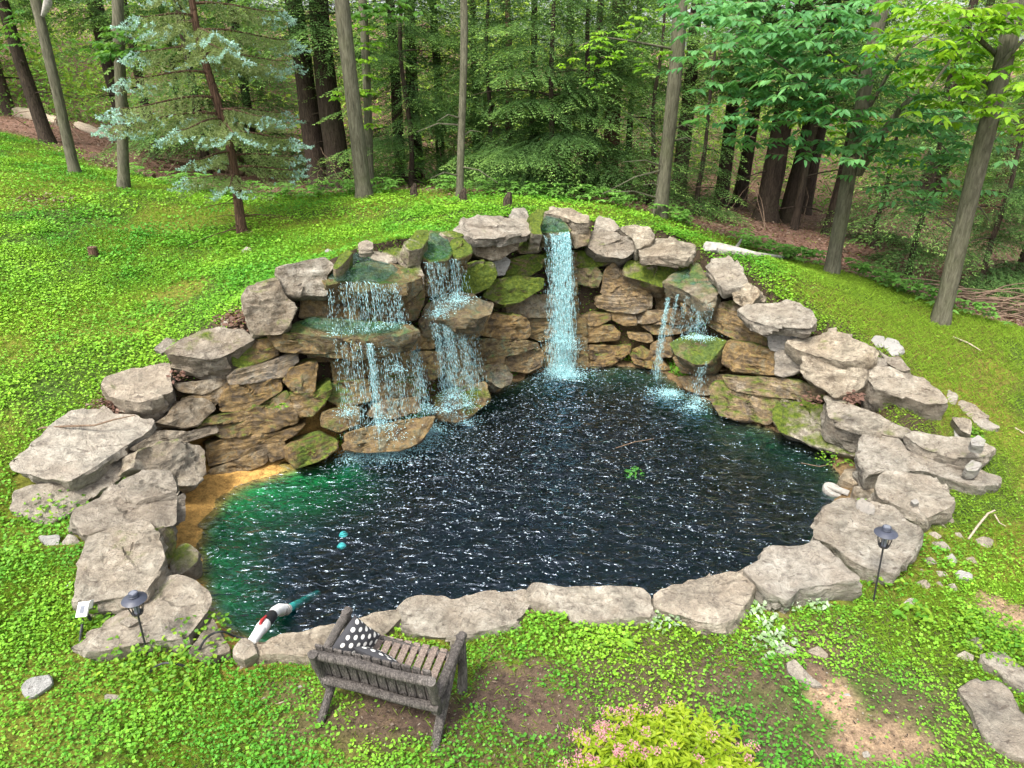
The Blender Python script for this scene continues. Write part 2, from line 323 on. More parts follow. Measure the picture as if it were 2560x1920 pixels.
# ------------------------------------------------------------------ stones: measured outlines
# region kind wet moss algae pale | tilt thick out z | outline
# kind f: outline of a stone's face in the wall   b: outline of a stone's upper side
WALL_STONES = '''
R1 f .3 .25 0 0|25 .5 .1 -|930,1320 1000,1270 1060,1190 1210,1170 1290,1230 1170,1330 1100,1350
R1 f .5 .2 0 0|25 .5 .0 -|1030,1085 1150,1075 1330,1050 1355,1085 1200,1155 1060,1130
R1 f .7 .3 0 0|15 .5 .0 -|1060,1180 1200,1140 1350,1080 1345,1150 1220,1275 1180,1305
R1 f .85 .7 0 0|15 .55 .05 -|1365,890 1500,825 1600,825 1648,860 1642,925 1540,965 1440,995 1390,985
R1 f .55 .3 0 .45|12 .55 .05 -|1345,1055 1400,1005 1560,965 1755,905 1762,960 1680,1045 1500,1085 1370,1095
R1 f .85 .3 0 0|14 .55 .05 -|1310,1160 1360,1105 1660,1055 1672,1130 1540,1212 1400,1255 1300,1255
R1 f .8 .55 .1 0|16 .6 .05 -|1200,1290 1400,1258 1560,1208 1690,1130 1745,1240 1745,1320 1600,1372 1330,1412 1200,1370
R1 f .1 .1 0 .1|22 .5 .1 -|770,1475 960,1360 1120,1372 1310,1325 1290,1380 1120,1430 900,1465 800,1488
R1 f .8 .15 0 0|14 .6 .05 -|1225,1450 1330,1418 1640,1378 1810,1325 1745,1395 1650,1445 1580,1455 1350,1555 1240,1580
R1 f .75 .1 0 0|12 .6 .05 -|1235,1600 1360,1556 1585,1450 1585,1560 1400,1625 1260,1650
R1 f .75 .1 0 0|12 .5 .05 -|1580,1460 1685,1425 1706,1520 1600,1560
R1 f .15 .35 0 .1|35 .6 .15 -|785,1590 830,1485 960,1440 1110,1430 1200,1470 1222,1600 1160,1690 1060,1690 1040,1630 900,1600
R1 f .85 .35 .1 0|14 .5 .15 -|1680,1080 1720,995 1885,955 1875,1060 1862,1142 1740,1146
R1 f .85 .65 0 0|14 .5 .15 -|1715,1150 1862,1138 1955,1075 1965,1150 1850,1285 1790,1285 1735,1222
R1 f .85 .45 .1 0|22 .6 .3 -|1705,1470 1760,1425 1900,1385 1995,1420 1995,1475 1900,1545 1760,1595 1710,1545
R5 f .7 .4 0 0|12 .5 .0 -|1040,505 1230,425 1255,470 1150,565 1050,600
R5 f .6 .5 0 0|12 .5 .0 -|1038,625 1132,628 1124,690 1045,760
R5 f .4 .6 0 0|25 .5 .0 -|925,770 1020,735 1048,850 1012,985 985,965
R2 f .15 .25 .05 0|28 .7 .15 -|222,405 300,380 500,335 560,390 512,450 520,570 270,555 236,485
R2 f .1 .4 0 0|22 .6 .25 -|42,530 100,505 225,475 262,560 305,600 330,640 290,745 240,795 88,798 46,720 36,610
R2 b .85 .4 .35 0|74 .3 .45 -|500,470 590,400 640,310 700,300 790,345 900,372 1000,425 1070,455 950,505 830,500 600,488 515,500
R2 b .05 .45 0 .1|72 .2 .5 -|685,290 800,268 1000,288 1062,370 1088,445 1000,425 950,355 860,372 770,342
R2 b .3 .75 .1 0|70 .2 .4 -|550,395 590,325 640,292 668,310 605,385 570,410
R2 b 0 .05 0 .15|75 .1 .4 -|698,258 750,232 790,250 785,292 710,295
R2 f .7 .3 .15 0|8 .5 -.1 -|350,700 362,560 515,565 535,705 440,712
R2 f .85 .3 .2 0|8 .5 -.1 -|525,560 705,555 708,705 535,712
R2 f .85 .35 .2 0|8 .5 -.1 -|695,560 940,535 945,715 700,725
R2 f .75 .45 .15 0|12 .5 .0 -|930,600 1080,455 1100,560 1060,705 940,725
R2 b .85 .35 .45 0|74 .3 .4 -|305,745 420,698 600,700 760,716 990,738 1045,775 900,818 640,822 540,812 330,800
R2 f .85 .35 .25 0|12 .6 .25 -|160,800 330,785 560,815 625,885 560,915 250,905
R2 f .85 .4 .1 0|14 .6 .35 -|620,830 800,830 1040,775 1048,875 980,925 870,915 780,905
R2 f .8 .2 .2 0|10 .5 -.1 -|390,895 625,890 645,965 415,962
R2 f .85 .3 .35 0|10 .5 -.05 -|535,960 730,945 745,1065 555,1085
R2 f .85 .3 .35 0|10 .5 -.05 -|735,945 900,925 1065,905 1065,1045 900,1065 745,1070
R2 f .85 .35 .35 0|12 .5 .05 -|525,1090 765,1065 785,1190 600,1230 510,1180
R2 f .8 .3 .3 0|12 .5 .05 -|780,1078 1065,1055 1100,1155 960,1188 800,1188
R2 f .8 .3 .3 0|25 .6 .25 -|480,1260 560,1240 705,1225 710,1325 585,1380 480,1340
R2 f .75 .2 .25 .1|18 .6 .15 -|815,1205 1065,1165 1070,1255 880,1300 790,1290
R2 f .8 .15 .25 .05|30 .7 .4 -|630,1385 800,1335 1000,1298 1155,1280 1135,1345 1060,1440 950,1485 750,1498 640,1480
R2 f .75 .45 .15 0|26 .7 .3 -|1170,1170 1300,1105 1455,1075 1475,1200 1385,1268 1290,1318 1200,1308 1160,1240
R2 b .8 .5 .35 0|72 .25 .4 -|1085,330 1085,260 1130,185 1200,185 1255,250 1265,300 1230,355 1120,365
R2 b .1 .75 0 0|68 .25 .4 -|970,255 1060,175 1112,178 1118,230 1075,285 1010,298
R2 f .7 .8 .1 0|50 .4 .4 -|1245,240 1312,215 1365,258 1378,315 1295,345 1245,315
R2 b .2 .8 0 0|70 .12 .3 -|1180,190 1260,180 1330,205 1290,225 1220,215
R2 f .85 .3 .35 0|8 .5 -.1 -|1085,380 1335,345 1345,565 1105,575
R2 b .75 .2 .4 .1|72 .3 .3 -|1090,640 1200,575 1360,565 1505,598 1485,665 1400,705 1200,698 1105,708
R2 f .85 .35 .2 0|12 .5 .1 -|1045,780 1155,765 1160,885 1045,885
R2 f .8 .3 .2 0|12 .5 .1 -|1050,900 1195,905 1200,1045 1095,1075
R2 f .85 .3 .2 0|12 .5 .1 -|1195,760 1380,715 1460,640 1485,690 1425,805 1250,865
R2 f .85 .3 .25 0|12 .5 .05 -|1190,870 1375,818 1370,965 1205,1005
R2 f .8 .3 .3 0|14 .5 .1 -|1200,1010 1385,975 1425,1065 1280,1115
R2 b 0 .05 0 .12|72 .16 .4 -|1265,185 1330,112 1480,92 1690,108 1726,150 1716,190 1500,225 1335,220
R2 f .05 .1 .05 0|14 .6 .2 -|1345,232 1500,242 1675,228 1642,295 1502,358 1420,335 1365,302
R2 b 0 .1 0 .2|60 .2 .1 -|1598,105 1620,48 1690,48 1718,108 1690,122
R2 f .6 1 .1 0|20 .5 .15 -|1330,400 1400,365 1500,368 1525,440 1485,515 1380,560 1315,535
R2 f .05 .05 .05 .75|12 .5 .05 -|1495,370 1570,335 1605,360 1570,445 1515,445
R2 f .7 .85 .1 0|14 .5 .0 -|1570,360 1700,325 1805,325 1795,405 1700,455 1570,465
R2 f .7 1 .1 0|24 .6 .2 -|1440,570 1500,485 1640,448 1795,468 1790,525 1660,605 1555,620
R2 f .6 .3 .2 0|20 .5 .05 -|1585,600 1750,565 1855,555 1855,695 1700,698 1580,665
R2 f .85 .25 .1 0|12 .5 .1 -|1420,800 1440,695 1540,675 1705,708 1726,785 1700,825 1500,815
R2 f .8 .25 .15 0|10 .5 .05 -|1695,708 1840,698 1845,735 1720,755
R2 f .85 .3 .4 0|14 .5 .1 -|1380,832 1560,815 1765,848 1778,885 1640,915 1390,945
R2 f .75 .2 .15 0|14 .5 .1 -|1560,950 1650,905 1800,885 1790,985 1700,1025 1595,1015
R2 f .75 .3 .45 .15|30 .5 .3 -|1410,985 1560,968 1625,1040 1605,1092 1540,1115 1425,1035
R2 f .8 .25 .2 0|10 .5 .05 -|1715,760 1855,738 1885,800 1790,845 1715,815
R2 f .8 .2 .2 0|10 .4 .0 -|1380,952 1575,925 1565,975 1415,985
R2 b .75 .4 .4 0|72 .3 .45 -|1775,185 1785,100 1820,82 1900,108 1955,160 1955,188 1860,200
R2 f .2 .85 .05 0|60 .35 .45 -|1720,85 1760,52 1802,68 1796,105 1775,165 1795,205 1728,195
R2 b .05 .25 0 .1|68 .2 .4 -|1800,72 1850,40 1960,52 2058,94 2066,135 1990,130 1930,102
R2 f .3 .4 .05 0|14 .5 .25 -|1950,195 2060,135 2080,200 2062,265 1985,285
R2 f .4 .55 .1 0|12 .5 .0 -|1645,295 1730,195 1800,205 1785,310 1660,318
R2 f .8 .6 .3 0|8 .5 -.05 -|1795,315 1995,305 1995,405 1815,425
R2 f .8 .5 .3 0|8 .5 -.05 -|1820,428 1995,405 2005,565 1845,565
R2 f .85 .3 .3 0|8 .5 -.05 -|1845,568 2005,565 2015,705 1855,705
R2 f .85 .3 .3 0|8 .5 .0 -|1855,708 2045,698 2055,805 1875,825
R2 f .8 .25 .3 0|12 .5 .05 -|1790,850 1900,825 2055,815 2065,1005 1900,1020 1795,990
R3 f .05 .2 0 .05|32 .6 .3 -|178,300 190,205 262,186 462,248 468,335 402,374 248,348
R3 b 0 .05 0 .15|68 .3 .2 -|225,180 245,105 345,130 385,180 310,215
R3 f .05 .2 0 .05|45 .5 .3 -|385,185 395,168 480,155 562,168 604,220 582,265 490,315 465,245
R3 b .05 .1 0 .05|72 .14 .4 -|510,318 590,256 700,248 864,276 850,330 800,388 720,372 600,352 530,362
R3 f .6 .9 .05 0|10 .5 .0 -|85,330 180,325 330,368 355,402 250,425 110,435
R3 f .75 .6 .35 0|10 .5 .0 -|95,440 240,428 275,480 245,565 105,535
R3 f .7 .25 .05 0|12 .5 .1 -|258,600 290,438 350,405 402,468 560,515 595,570 560,605 400,615
R3 f .65 .3 .05 0|12 .5 .1 -|232,625 300,598 585,600 588,695 480,726 330,714 232,685
R3 f .5 .8 .05 0|40 .5 .3 -|405,440 440,378 700,395 885,400 705,475 650,555 590,535 415,482
R3 b .6 .45 .4 .05|70 .25 .45 -|650,525 720,468 880,418 1010,540 1026,575 960,645 900,645 800,575 725,545
R3 b 0 .15 0 .12|70 .18 .4 -|925,420 1000,366 1080,358 1152,430 1200,512 1182,545 1040,565 980,485
R3 f .15 .35 0 0|30 .5 .2 -|1095,560 1200,528 1262,568 1270,612 1190,695 1105,645
R3 f .4 .5 0 0|20 .5 .1 -|970,660 1100,638 1152,690 1135,745 1000,705
R3 f .7 .35 .15 0|8 .5 -.15 -|595,560 700,555 785,588 805,705 615,695
R3 f .8 .15 0 0|12 .5 .05 -|325,715 470,715 495,802 410,805 340,772
R3 f .8 .25 .05 0|12 .5 .05 -|135,740 320,715 326,762 240,805 135,805
R3 f .8 .25 .1 0|12 .5 .05 -|150,808 340,798 386,850 375,895 150,915
R3 f .65 .2 .05 0|14 .5 .1 -|465,712 760,695 885,770 865,795 500,792
R3 f .75 .4 .1 0|12 .6 .1 -|775,660 960,668 1140,738 1200,798 1332,828 1325,965 1200,925 1000,835 900,782 795,722
R3 f 0 .05 .05 .6|10 .5 .1 -|1322,832 1470,838 1475,945 1345,962
R3 f .75 .2 .05 0|12 .5 .05 -|425,840 582,858 595,902 560,915 440,885
R3 f .75 .3 .1 0|12 .5 .05 -|515,800 865,798 765,855 600,862
R3 f .7 .2 .05 0|12 .5 .05 -|575,920 705,868 715,1005 620,1005 575,962
R3 f .85 .3 .05 0|16 .5 .1 -|165,932 442,928 445,972 350,1045 240,1075 155,1068
R3 f .85 .35 .05 0|22 .5 .15 -|435,960 520,928 642,1010 706,1085 600,1085 478,1045
R3 f .75 .75 .3 0|42 .5 .4 -|695,910 850,856 1065,888 1012,965 940,1045 860,1045 735,985
R3 f .8 .4 .05 0|14 .55 .1 -|1035,960 1060,898 1120,898 1375,968 1385,1112 1300,1115 1100,1085 1025,1045
R3 f .1 .15 .05 .25|14 .55 .1 -|1368,968 1450,948 1540,965 1566,1010 1522,1095 1430,1125 1372,1115
R3 f .7 .3 .1 0|12 .5 .0 -|715,1000 900,1055 1055,1088 900,1115 775,1105
R3 f .65 .25 .1 0|14 .5 .05 -|755,1130 960,1118 1065,1118 1005,1185 960,1245 880,1245 795,1205
R3 f .6 .5 .05 0|18 .6 .1 -|1040,1120 1200,1128 1440,1138 1665,1208 1696,1265 1600,1280 1240,1245 1085,1205
R3 f .65 .5 .05 0|20 .6 .15 -|950,1190 1020,1156 1240,1228 1395,1258 1368,1405 1320,1436 1200,1405 1020,1375 975,1295
R3 b 0 .05 0 .12|70 .18 .25 -|1136,700 1200,666 1480,656 1605,698 1640,765 1600,812 1480,812 1310,795 1190,745
R4 b .05 .25 0 .08|66 .24 .25 -|545,400 600,368 700,358 860,338 1000,388 1094,432 1065,490 900,520 720,478 600,445
R4 f .05 .15 0 .08|30 .6 .25 -|610,580 640,488 760,518 860,558 1034,568 1014,685 830,750 778,705 660,635
R4 b 0 .1 0 .1|62 .9 - .82|1036,590 1080,558 1180,552 1300,598 1500,688 1566,772 1420,790 1250,730 1090,690
R4 b .1 .35 0 .08|72 .42 - .42|785,752 830,736 940,786 1050,826 1180,895 1325,950 1285,1005 1150,985 900,915 798,875
R4 f .3 .75 0 0|40 .6 .2 -|450,830 490,752 600,778 780,798 805,885 1004,962 1004,1085 940,1115 740,1065 500,975 455,905
R4 b .05 .15 0 .1|72 .34 - .22|998,1010 1060,976 1250,1018 1300,1088 1550,1178 1890,1250 1885,1295 1700,1315 1520,1255 1400,1215 1140,1225 1080,1255 998,1150
R4 b 0 .25 0 .1|72 .26 - .42|1285,992 1330,962 1500,985 1700,1005 1852,1070 1790,1120 1600,1130 1400,1070
R4 b .05 .2 0 .1|55 .3 - .5|1575,870 1640,880 1705,895 1702,985 1640,960
R4 b .35 .3 0 0|78 .2 - -.12|855,1262 900,1208 1010,1188 1064,1262 960,1305
R4 b .35 .2 0 0|80 .2 - -.12|955,1322 1080,1288 1095,1392 955,1375
'''
# big stones laid on the ground or on the ends of the wall: each one a thing
BOULDERS = '''
R5 b .05 .15 0 .15|60 .4 - .4|78,540 200,495 420,500 560,418 740,288 792,298 805,390 700,475 360,705 270,745 180,705 55,645|long grey slab half hidden under the biggest tilted slab at far left
R5 b 0 .05 0 .25|76 .22 - .7|40,352 200,232 340,108 420,62 600,48 700,92 825,108 918,112 900,170 790,235 560,400 410,485 180,440 60,400|largest pale slab at the left edge with a thin branch lying across
R5 b 0 .1 0 .1|76 .3 - .38|400,692 600,575 740,466 820,426 1012,416 1050,500 1045,725 940,765 900,725 780,735 500,805 465,765|sloping tan slab with curled bark bits, between two big slabs at left
R5 b .05 .15 0 .1|80 .34 - .36|425,1190 440,1000 500,850 520,785 700,715 842,690 905,730 965,850 990,960 945,1045 865,1155 760,1175 600,1190|big rounded tan boulder directly above the left garden lamp
R5 b 0 .15 0 .12|80 .3 - .2|392,1442 560,1355 620,1285 700,1255 850,1185 900,1145 980,1035 1050,1020 1155,1060 1245,1128 1266,1180 1235,1275 1152,1375 1090,1425 880,1435 560,1485|wide flat slab behind the pole of the left garden lamp
R5 b .1 .1 0 .05|78 .22 - .1|1108,1490 1180,1395 1262,1280 1312,1380 1364,1490 1250,1524|wedge shaped stone with a black cable over it at the pool corner
R5 b 0 .05 0 .15|70 .2 - .14|1386,1470 1440,1412 1504,1440 1524,1500 1450,1544 1386,1514|small block beside the white pipe end at the pool corner
R5 b .2 .4 0 .05|70 .3 - .02|1046,872 1090,850 1182,900 1174,955 1070,1036 998,1022|low broken rock between the big tan boulder and the ochre shore
R1 b 0 .1 0 .18|66 .5 - 1.02|596,1090 620,1045 760,995 982,962 1002,1000 1030,1130 900,1180 830,1200 700,1175 640,1160|blocky pale boulder second in the stair of boulders up the left wall
R1 b .1 .3 0 .08|58 .42 .25 -|984,910 1060,826 1200,766 1300,746 1450,776 1514,822 1380,900 1250,950 1100,925|dark streaked boulder third in the stair of boulders up the left wall
R4 b 0 .05 0 .1|80 .3 - .3|1085,1320 1108,1248 1150,1216 1300,1210 1462,1216 1545,1280 1596,1370 1562,1445 1420,1526 1280,1474 1100,1394|rounded slab with a white chip on it on the right bank
R8 b 0 .05 0 .08|80 .34 - .28|526,310 580,226 640,126 700,96 900,126 1000,166 1144,270 1138,322 1062,452 1000,535 850,515 756,474 636,384 536,354|broad slab behind the right garden lamp with a small rock on top
R8 b 0 .05 0 .2|74 .36 - .3|126,510 240,448 240,416 300,396 420,376 562,352 624,400 704,470 814,572 700,590 470,620 390,695 300,655 196,582|chunky pale block between the front edge slabs and the right lamp
R7 b 0 .05 0 .18|84 .22 - .12|888,560 888,508 1000,446 1180,396 1382,341 1484,346 1549,430 1534,512 1452,642 1360,688 1240,688 1120,654 950,614|rounded edge slab at the right end of the flat front row
R7 b 0 .05 0 .15|84 .22 - .1|72,540 108,448 200,438 480,432 832,448 884,490 888,642 700,654 540,668 340,684 320,624 88,604|straight rectangular edge slab in the middle of the front row
R6 b 0 .05 0 .12|84 .22 - .1|996,545 1060,508 1200,487 1500,457 1752,421 1799,450 1782,532 1700,634 1560,664 1330,724 1100,704 1018,674|long edge slab with a crack, just right of and behind the bench
R6 b 0 .05 0 .1|82 .22 - .1|696,620 850,557 982,546 1014,580 942,654 870,720 720,725 696,684|pointed edge slab behind the left arm of the bench
R6 b 0 .05 0 .1|84 .22 - .1|86,762 180,708 380,687 560,637 644,636 704,700 602,804 450,834 250,814 106,824|long edge slab between the white pipe and the bench cushions
'''
# small loose rocks on the ground or on other stones: region pale z-above | outline | label
ROCKS = '''
R5 .85 g|220,798 350,803 352,882 290,897|flat white rock in the weeds left of the big tan boulder|
R5 .1 g|355,872 400,788 452,808 474,850 430,884|brown pointed rock beside the flat white rock at left|
R5 .15 g|505,1490 570,1448 642,1500 572,1528|small brown rock at the foot of the left lamp slab|
R5 .1 .2|700,1310 770,1276 832,1308 762,1348|thin stone chip lying on the left lamp slab|
R1 .1 g|905,885 990,818 1048,818 1044,852 960,908|grey rock half sunk in the grass beside the stair boulders|
R1 .1 g|1305,722 1390,676 1410,732 1340,745|small rock among dead leaves above the dark streaked boulder|
R1 .3 g|1432,300 1460,278 1498,290 1480,312 1440,320|pinkish rock alone on the grass below the spruce trunk|
R2 .7 g|498,302 520,283 548,300 532,328 505,320|white pebble at the left shoulder of the widest waterfall|
B0 1 g|178,1080 240,1000 300,985 390,968 428,1030 270,1140 200,1130|white quartz rock alone in the weeds at lower left|
B0 .3 g|870,1110 1020,1130 960,1175 870,1165|flat pinkish stone in the weeds below the left lamp|
R4 .8 g|1050,390 1092,353 1152,363 1144,424 1100,434|bluish white rock left of a pair at the top right of the wall|
R4 .9 g|1145,402 1165,358 1232,378 1270,440 1240,474 1188,494|white rock right of a pair at the top right of the wall|
R4 .2 g|1062,522 1100,482 1162,510 1174,546 1090,564|small wedge of stone under the white pair on the wall|
R4 .1 g|1105,440 1180,490 1250,480 1322,570 1270,582 1180,540|low tan rock in the grass beside the white pair|
R4 .15 g|1555,690 1622,738 1602,798 1556,785|grey rock behind the upper right corner of the largest right boulder|
R4 .15 g|1606,790 1640,758 1722,798 1834,870 1740,914|broken brown rock pile piece on the right bank|
R4 .8 g|1588,932 1630,892 1704,940 1694,1002 1600,1004|white faced rock among dead leaves on the right bank|
R4 .75 .62|1702,1022 1750,982 1804,1020 1784,1062 1710,1054|round white rock sitting on a flat right bank slab|
R4 .7 .36|1662,1192 1710,1146 1784,1170 1744,1218 1680,1218|speckled grey rock below a flat right bank slab|
R4 .2 g|780,312 850,298 850,342 790,344|mossy rock behind the second capstone at right|
R4 .2 1.08|488,152 550,148 558,176 500,178|small flat chip lying on the long pale capstone at right|
R4 .3 g|1720,900 1790,890 1880,930 1900,945 1780,950|flat rock at the outer edge of the right bank|
R8 .5 .33|788,132 820,98 888,150 882,192 840,214 800,182|small pointed rock sitting on the broad right slab|
R8 .6 .33|1095,118 1130,108 1150,130 1120,140|white chip lying on the rounded right slab|
R8 .2 g|1465,340 1520,320 1580,345 1560,390 1500,395|rounded tan rock on the right weeds next to a curved twig|
R8 1 g|1345,545 1380,515 1445,545 1445,575 1370,570|bright white rock among the small stones at right|
R8 .7 g|1295,440 1340,420 1372,470 1340,490|white chip among the small stones at right|
R8 .2 g|1410,450 1460,440 1490,490 1440,480|tan chip right of the white ones in the rubble|
R8 .5 g|1040,720 1090,675 1128,680 1120,740|pale rock beside the tall weed right of the lamp|
R8 .3 g|1355,1010 1410,980 1455,1010 1450,1040 1370,1040|grey rock next to the upper path stone at right|
R8 .2 g|1440,920 1480,900 1520,940 1510,985 1460,970|brown rock above the upper path stone at right|
R8 .5 g|320,960 380,945 440,975 430,1010 330,1020|pale stone next to the variegated weeds right of centre|
R8 .2 g|505,975 560,955 625,1005 610,1035 520,1030|flat tan stone in the worn patch right of centre|
R8 .3 g|385,1050 430,1030 500,1110 590,1180 540,1195 460,1165 395,1110|long buried stone along the worn patch right of centre|
R8 1 g|585,1115 620,1105 640,1140 600,1150|white chip at the top of the sandy patch|
R8 1 g|705,1235 740,1225 770,1265 735,1270|white chip in the middle of the sandy patch|
R8 .5 g|820,1570 850,1560 870,1590 830,1600|pinkish pebble at the bottom of the sandy patch|
R6 .8 g|340,1030 370,1012 395,1030 360,1050|white pebble left of the bench on the worn ground|
R6 .8 g|130,1100 150,1085 172,1105 145,1120|lone white pebble further left of the bench|
R6 .5 g|0,900 30,880 45,930 0,950|pale stone below the small block at the pool corner|
R8 .3 g|1190,300 1240,295 1285,325 1250,345 1200,335|small tan stone in the rubble beside the rounded right slab|small loose stones in the rubble right of the lamp
R8 .25 g|1215,360 1290,350 1330,400 1270,405|small tan stone in the rubble beside the rounded right slab|small loose stones in the rubble right of the lamp
R8 .2 g|1130,590 1180,575 1215,605 1190,635 1140,630|small tan stone in the rubble beside the rounded right slab|small loose stones in the rubble right of the lamp
R8 .2 g|1240,590 1270,580 1290,615 1275,645 1245,635|small tan stone in the rubble beside the rounded right slab|small loose stones in the rubble right of the lamp
R8 .3 g|1315,605 1350,595 1375,630 1340,645|small tan stone in the rubble beside the rounded right slab|small loose stones in the rubble right of the lamp
R8 .2 g|1140,520 1165,510 1180,550 1150,560|small tan stone in the rubble beside the rounded right slab|small loose stones in the rubble right of the lamp
R8 .2 g|1240,520 1300,530 1320,555 1260,555|small tan stone in the rubble beside the rounded right slab|small loose stones in the rubble right of the lamp
R8 .3 g|1295,225 1330,210 1355,240 1330,260|small tan stone in the rubble beside the rounded right slab|small loose stones in the rubble right of the lamp
R8 .25 g|1350,300 1385,300 1410,345 1370,350|small tan stone in the rubble beside the rounded right slab|small loose stones in the rubble right of the lamp
R8 .35 g|1170,450 1220,440 1260,480 1200,490|small tan stone in the rubble beside the rounded right slab|small loose stones in the rubble right of the lamp
R8 .3 g|1255,255 1290,250 1300,280 1270,290|small tan stone in the rubble beside the rounded right slab|small loose stones in the rubble right of the lamp
'''
def parse(tb):
    for ln in tb.strip().splitlines():
        yield ln.split('|')
_i = [0]
def chaikin(Pl, r=.08):
    Q = []
    for i in range(len(Pl)):
        a = Pl[i]; b = Pl[(i+1) % len(Pl)]; Q += [a*(1-r)+b*r, a*r+b*(1-r)]
    return np.array(Q)
def stone_geom(poly, n, thick, seed, grow=1.03, res=1., flat=1.):
    """rock volume behind a measured outline: edge worn round, layered and chipped all over"""
    n = unit(n); c = poly.mean(0); u = unit(np.cross((0, 0, 1.), n)) if abs(n[2]) < .98 else np.array((1., 0, 0)); v = np.cross(n, u)
    q = np.stack([(poly-c)@u, (poly-c)@v], 1)
    if np.sum(q[:, 0]*np.roll(q[:, 1], -1)-np.roll(q[:, 0], -1)*q[:, 1]) < 0: q = q[::-1]
    q = chaikin(q*grow)
    nx = np.roll(q, -1, 0); L = np.linalg.norm(nx-q, axis=1); per = L.sum(); size = math.sqrt(max(1e-5, abs(np.sum(q[:, 0]*nx[:, 1]-nx[:, 0]*q[:, 1]))/2))
    N = int(np.clip(per/.034*res, 16, 96)); cum = np.concatenate([[0], np.cumsum(L)]); s = (np.arange(N)+.5)/N*per
    i = np.clip(np.searchsorted(cum, s)-1, 0, len(q)-1); f = ((s-cum[i])/L[i])[:, None]; ring = q[i]*(1-f)+nx[i]*f
    bev = min(.016, thick*.1, size*.06); k = max(3, int(size/.065*res)); k = min(k, 12); ns = max(3, int(thick/.045*res)); ns = min(ns, 10)
    prof = [((j+1)/(k+1)*.96, 0., 1.) for j in range(k)]+[(1-bev/size*.9, 0., 1.), (1-bev/size*.2, -bev*.35, .6), (1., -bev, .25)]
    prof += [(1.+.02*math.sin(3*j/ns)-.07*(j/ns)**2, -bev-(thick-bev)*j/ns, 0.) for j in range(1, ns+1)]+[(.5, -thick, -1.)]
    V = [c]; Dn = [n]; WT = [.5]
    for sc, d, w in prof:
        rad = ring/(np.linalg.norm(ring, axis=1, keepdims=True)+1e-9)
        V.extend(c+(ring[:, :1]*u+ring[:, 1:]*v)*sc+n*d); rr = rad[:, :1]*u+rad[:, 1:]*v
        Dn.extend(unit(n*w+rr*(1-abs(w)))); WT.extend([.5 if w >= .99 else 1.]*N)
    V.append(c-n*thick); WT.append(1.); Dn.append(-n); m = len(prof); V = np.array(V); Dn = np.array(Dn)
    A1 = .04*min(size, .8)*flat; o = Vector((seed*7.3, seed*1.7, seed*3.1)); out = np.empty_like(V)
    for j in range(len(V)):
        p = Vector(V[j]); d = Dn[j]; ps = p+o
        a = mn.noise(ps*(1.1/max(size, .25)))*1.1; b = mn.noise(ps*4.3); e = mn.noise(ps*11.)
        st = 1-abs(d[2]); zz = p.z*13+mn.noise(ps*1.6)*2.4+seed; fr = zz-math.floor(zz); ly = (fr if fr < .8 else (1-fr)*4)-.5
        chip = abs(mn.noise(ps*2.3)); chip = -max(0, .12-chip)*.4*min(size, .6); rdg = (.28-abs(mn.noise(ps*(1.5/max(size, .3))+o)))*.16*min(size, .7)*flat; q2 = mn.noise(ps*2.9)*2.2; vp = mn.voronoi(ps*(1.5/max(size, .3)))[1][0]; rv = mn.noise_vector(vp*5.3); fac = (ps*(1.5/max(size, .3))-vp).dot(rv)*.22*min(size, .7)*flat; chip += fac+rdg*.7+(round(q2)-q2)*.013*min(1, size*1.5)
        out[j] = V[j]+d*((WT[j] if n[2] > .8 else .75)*(A1*a+chip)+.02*b*min(1, size*2.2)+.011*e*min(1, size*3)+st*.026*ly*min(1, size*2))
    Fc = [(0, 1+j, 1+(j+1) % N) for j in range(N)]
    for r_ in range(m-1):
        b0 = 1+r_*N; Fc += [(b0+j, b0+N+j, b0+N+(j+1) % N, b0+(j+1) % N) for j in range(N)]
    b0 = 1+(m-1)*N; e = len(V)-1; Fc += [(e, b0+(j+1) % N, b0+j) for j in range(N)]
    return out, Fc
def place(reg, kind, tilt, out, z, pts):
    pp = [px(reg, *map(float, a.split(','))) for a in pts.split()]; cp = np.mean(pp, 0)
    if z is not None:
        an = onz(cp, z); hn = unit(np.array((-an[0], -an[1], 0.)))
    else:
        ref = max(pp, key=lambda a: a[1]) if kind == 'b' else cp
        an, wn_ = wallhit(ref, out); cam_h = unit(np.array((-an[0], -an[1], 0.)))
        hn = unit(wn_*.55+cam_h*.45)
    n = hn*math.cos(R(tilt))+np.array((0, 0, 1.))*math.sin(R(tilt))
    return np.array([onplane(a, an, n) for a in pp]), n, pp
fl = lambda s: None if s == '-' else float(s)
stones = []; caps = []
for src, tb in (('wall', WALL_STONES), ('boulder', BOULDERS)):
    for rec in parse(tb):
        reg, kind, wet_, moss_, alg_, pale_ = rec[0].split(); tilt, thick, out_, z_ = map(fl, rec[1].split())
        P3, nn, pp = place(reg, kind, tilt, out_ or 0., z_, rec[2])
        lab = rec[3] if len(rec) > 3 else None
        stones.append((src, P3, nn, thick, (float(wet_), float(moss_), float(alg_), 1-float(pale_)), lab))
        if kind == 'b' and z_ is None and wet_ != '.85' and (wet_, moss_) != ('.75', '.2'):
            o_ = sorted(range(len(pp)), key=lambda i: pp[i][1])[:3]; b_ = np.mean([P3[i] for i in o_], 0); hb = unit(np.array((-nn[0], -nn[1], 0)))
            caps.append(b_+hb*.25-np.array((0, 0, .06)))
        if z_ is not None and z_ > .15: caps.append(P3.mean(0)-np.array((0, 0, .2)))

FOOT = [P3[:, :2] for s_, P3, nn, th, oc, lb in stones if s_ == 'boulder']
def on_slab(x, y):
    k = np.zeros(len(x), bool); P = np.c_[x, y]
    for f in FOOT:
        lo = f.min(0)-.1; hi = f.max(0)+.1; b = ((P > lo) & (P < hi)).all(1)
        if b.any(): k[np.where(b)[0]] |= sdist(P[b], f) > -.015
    return k

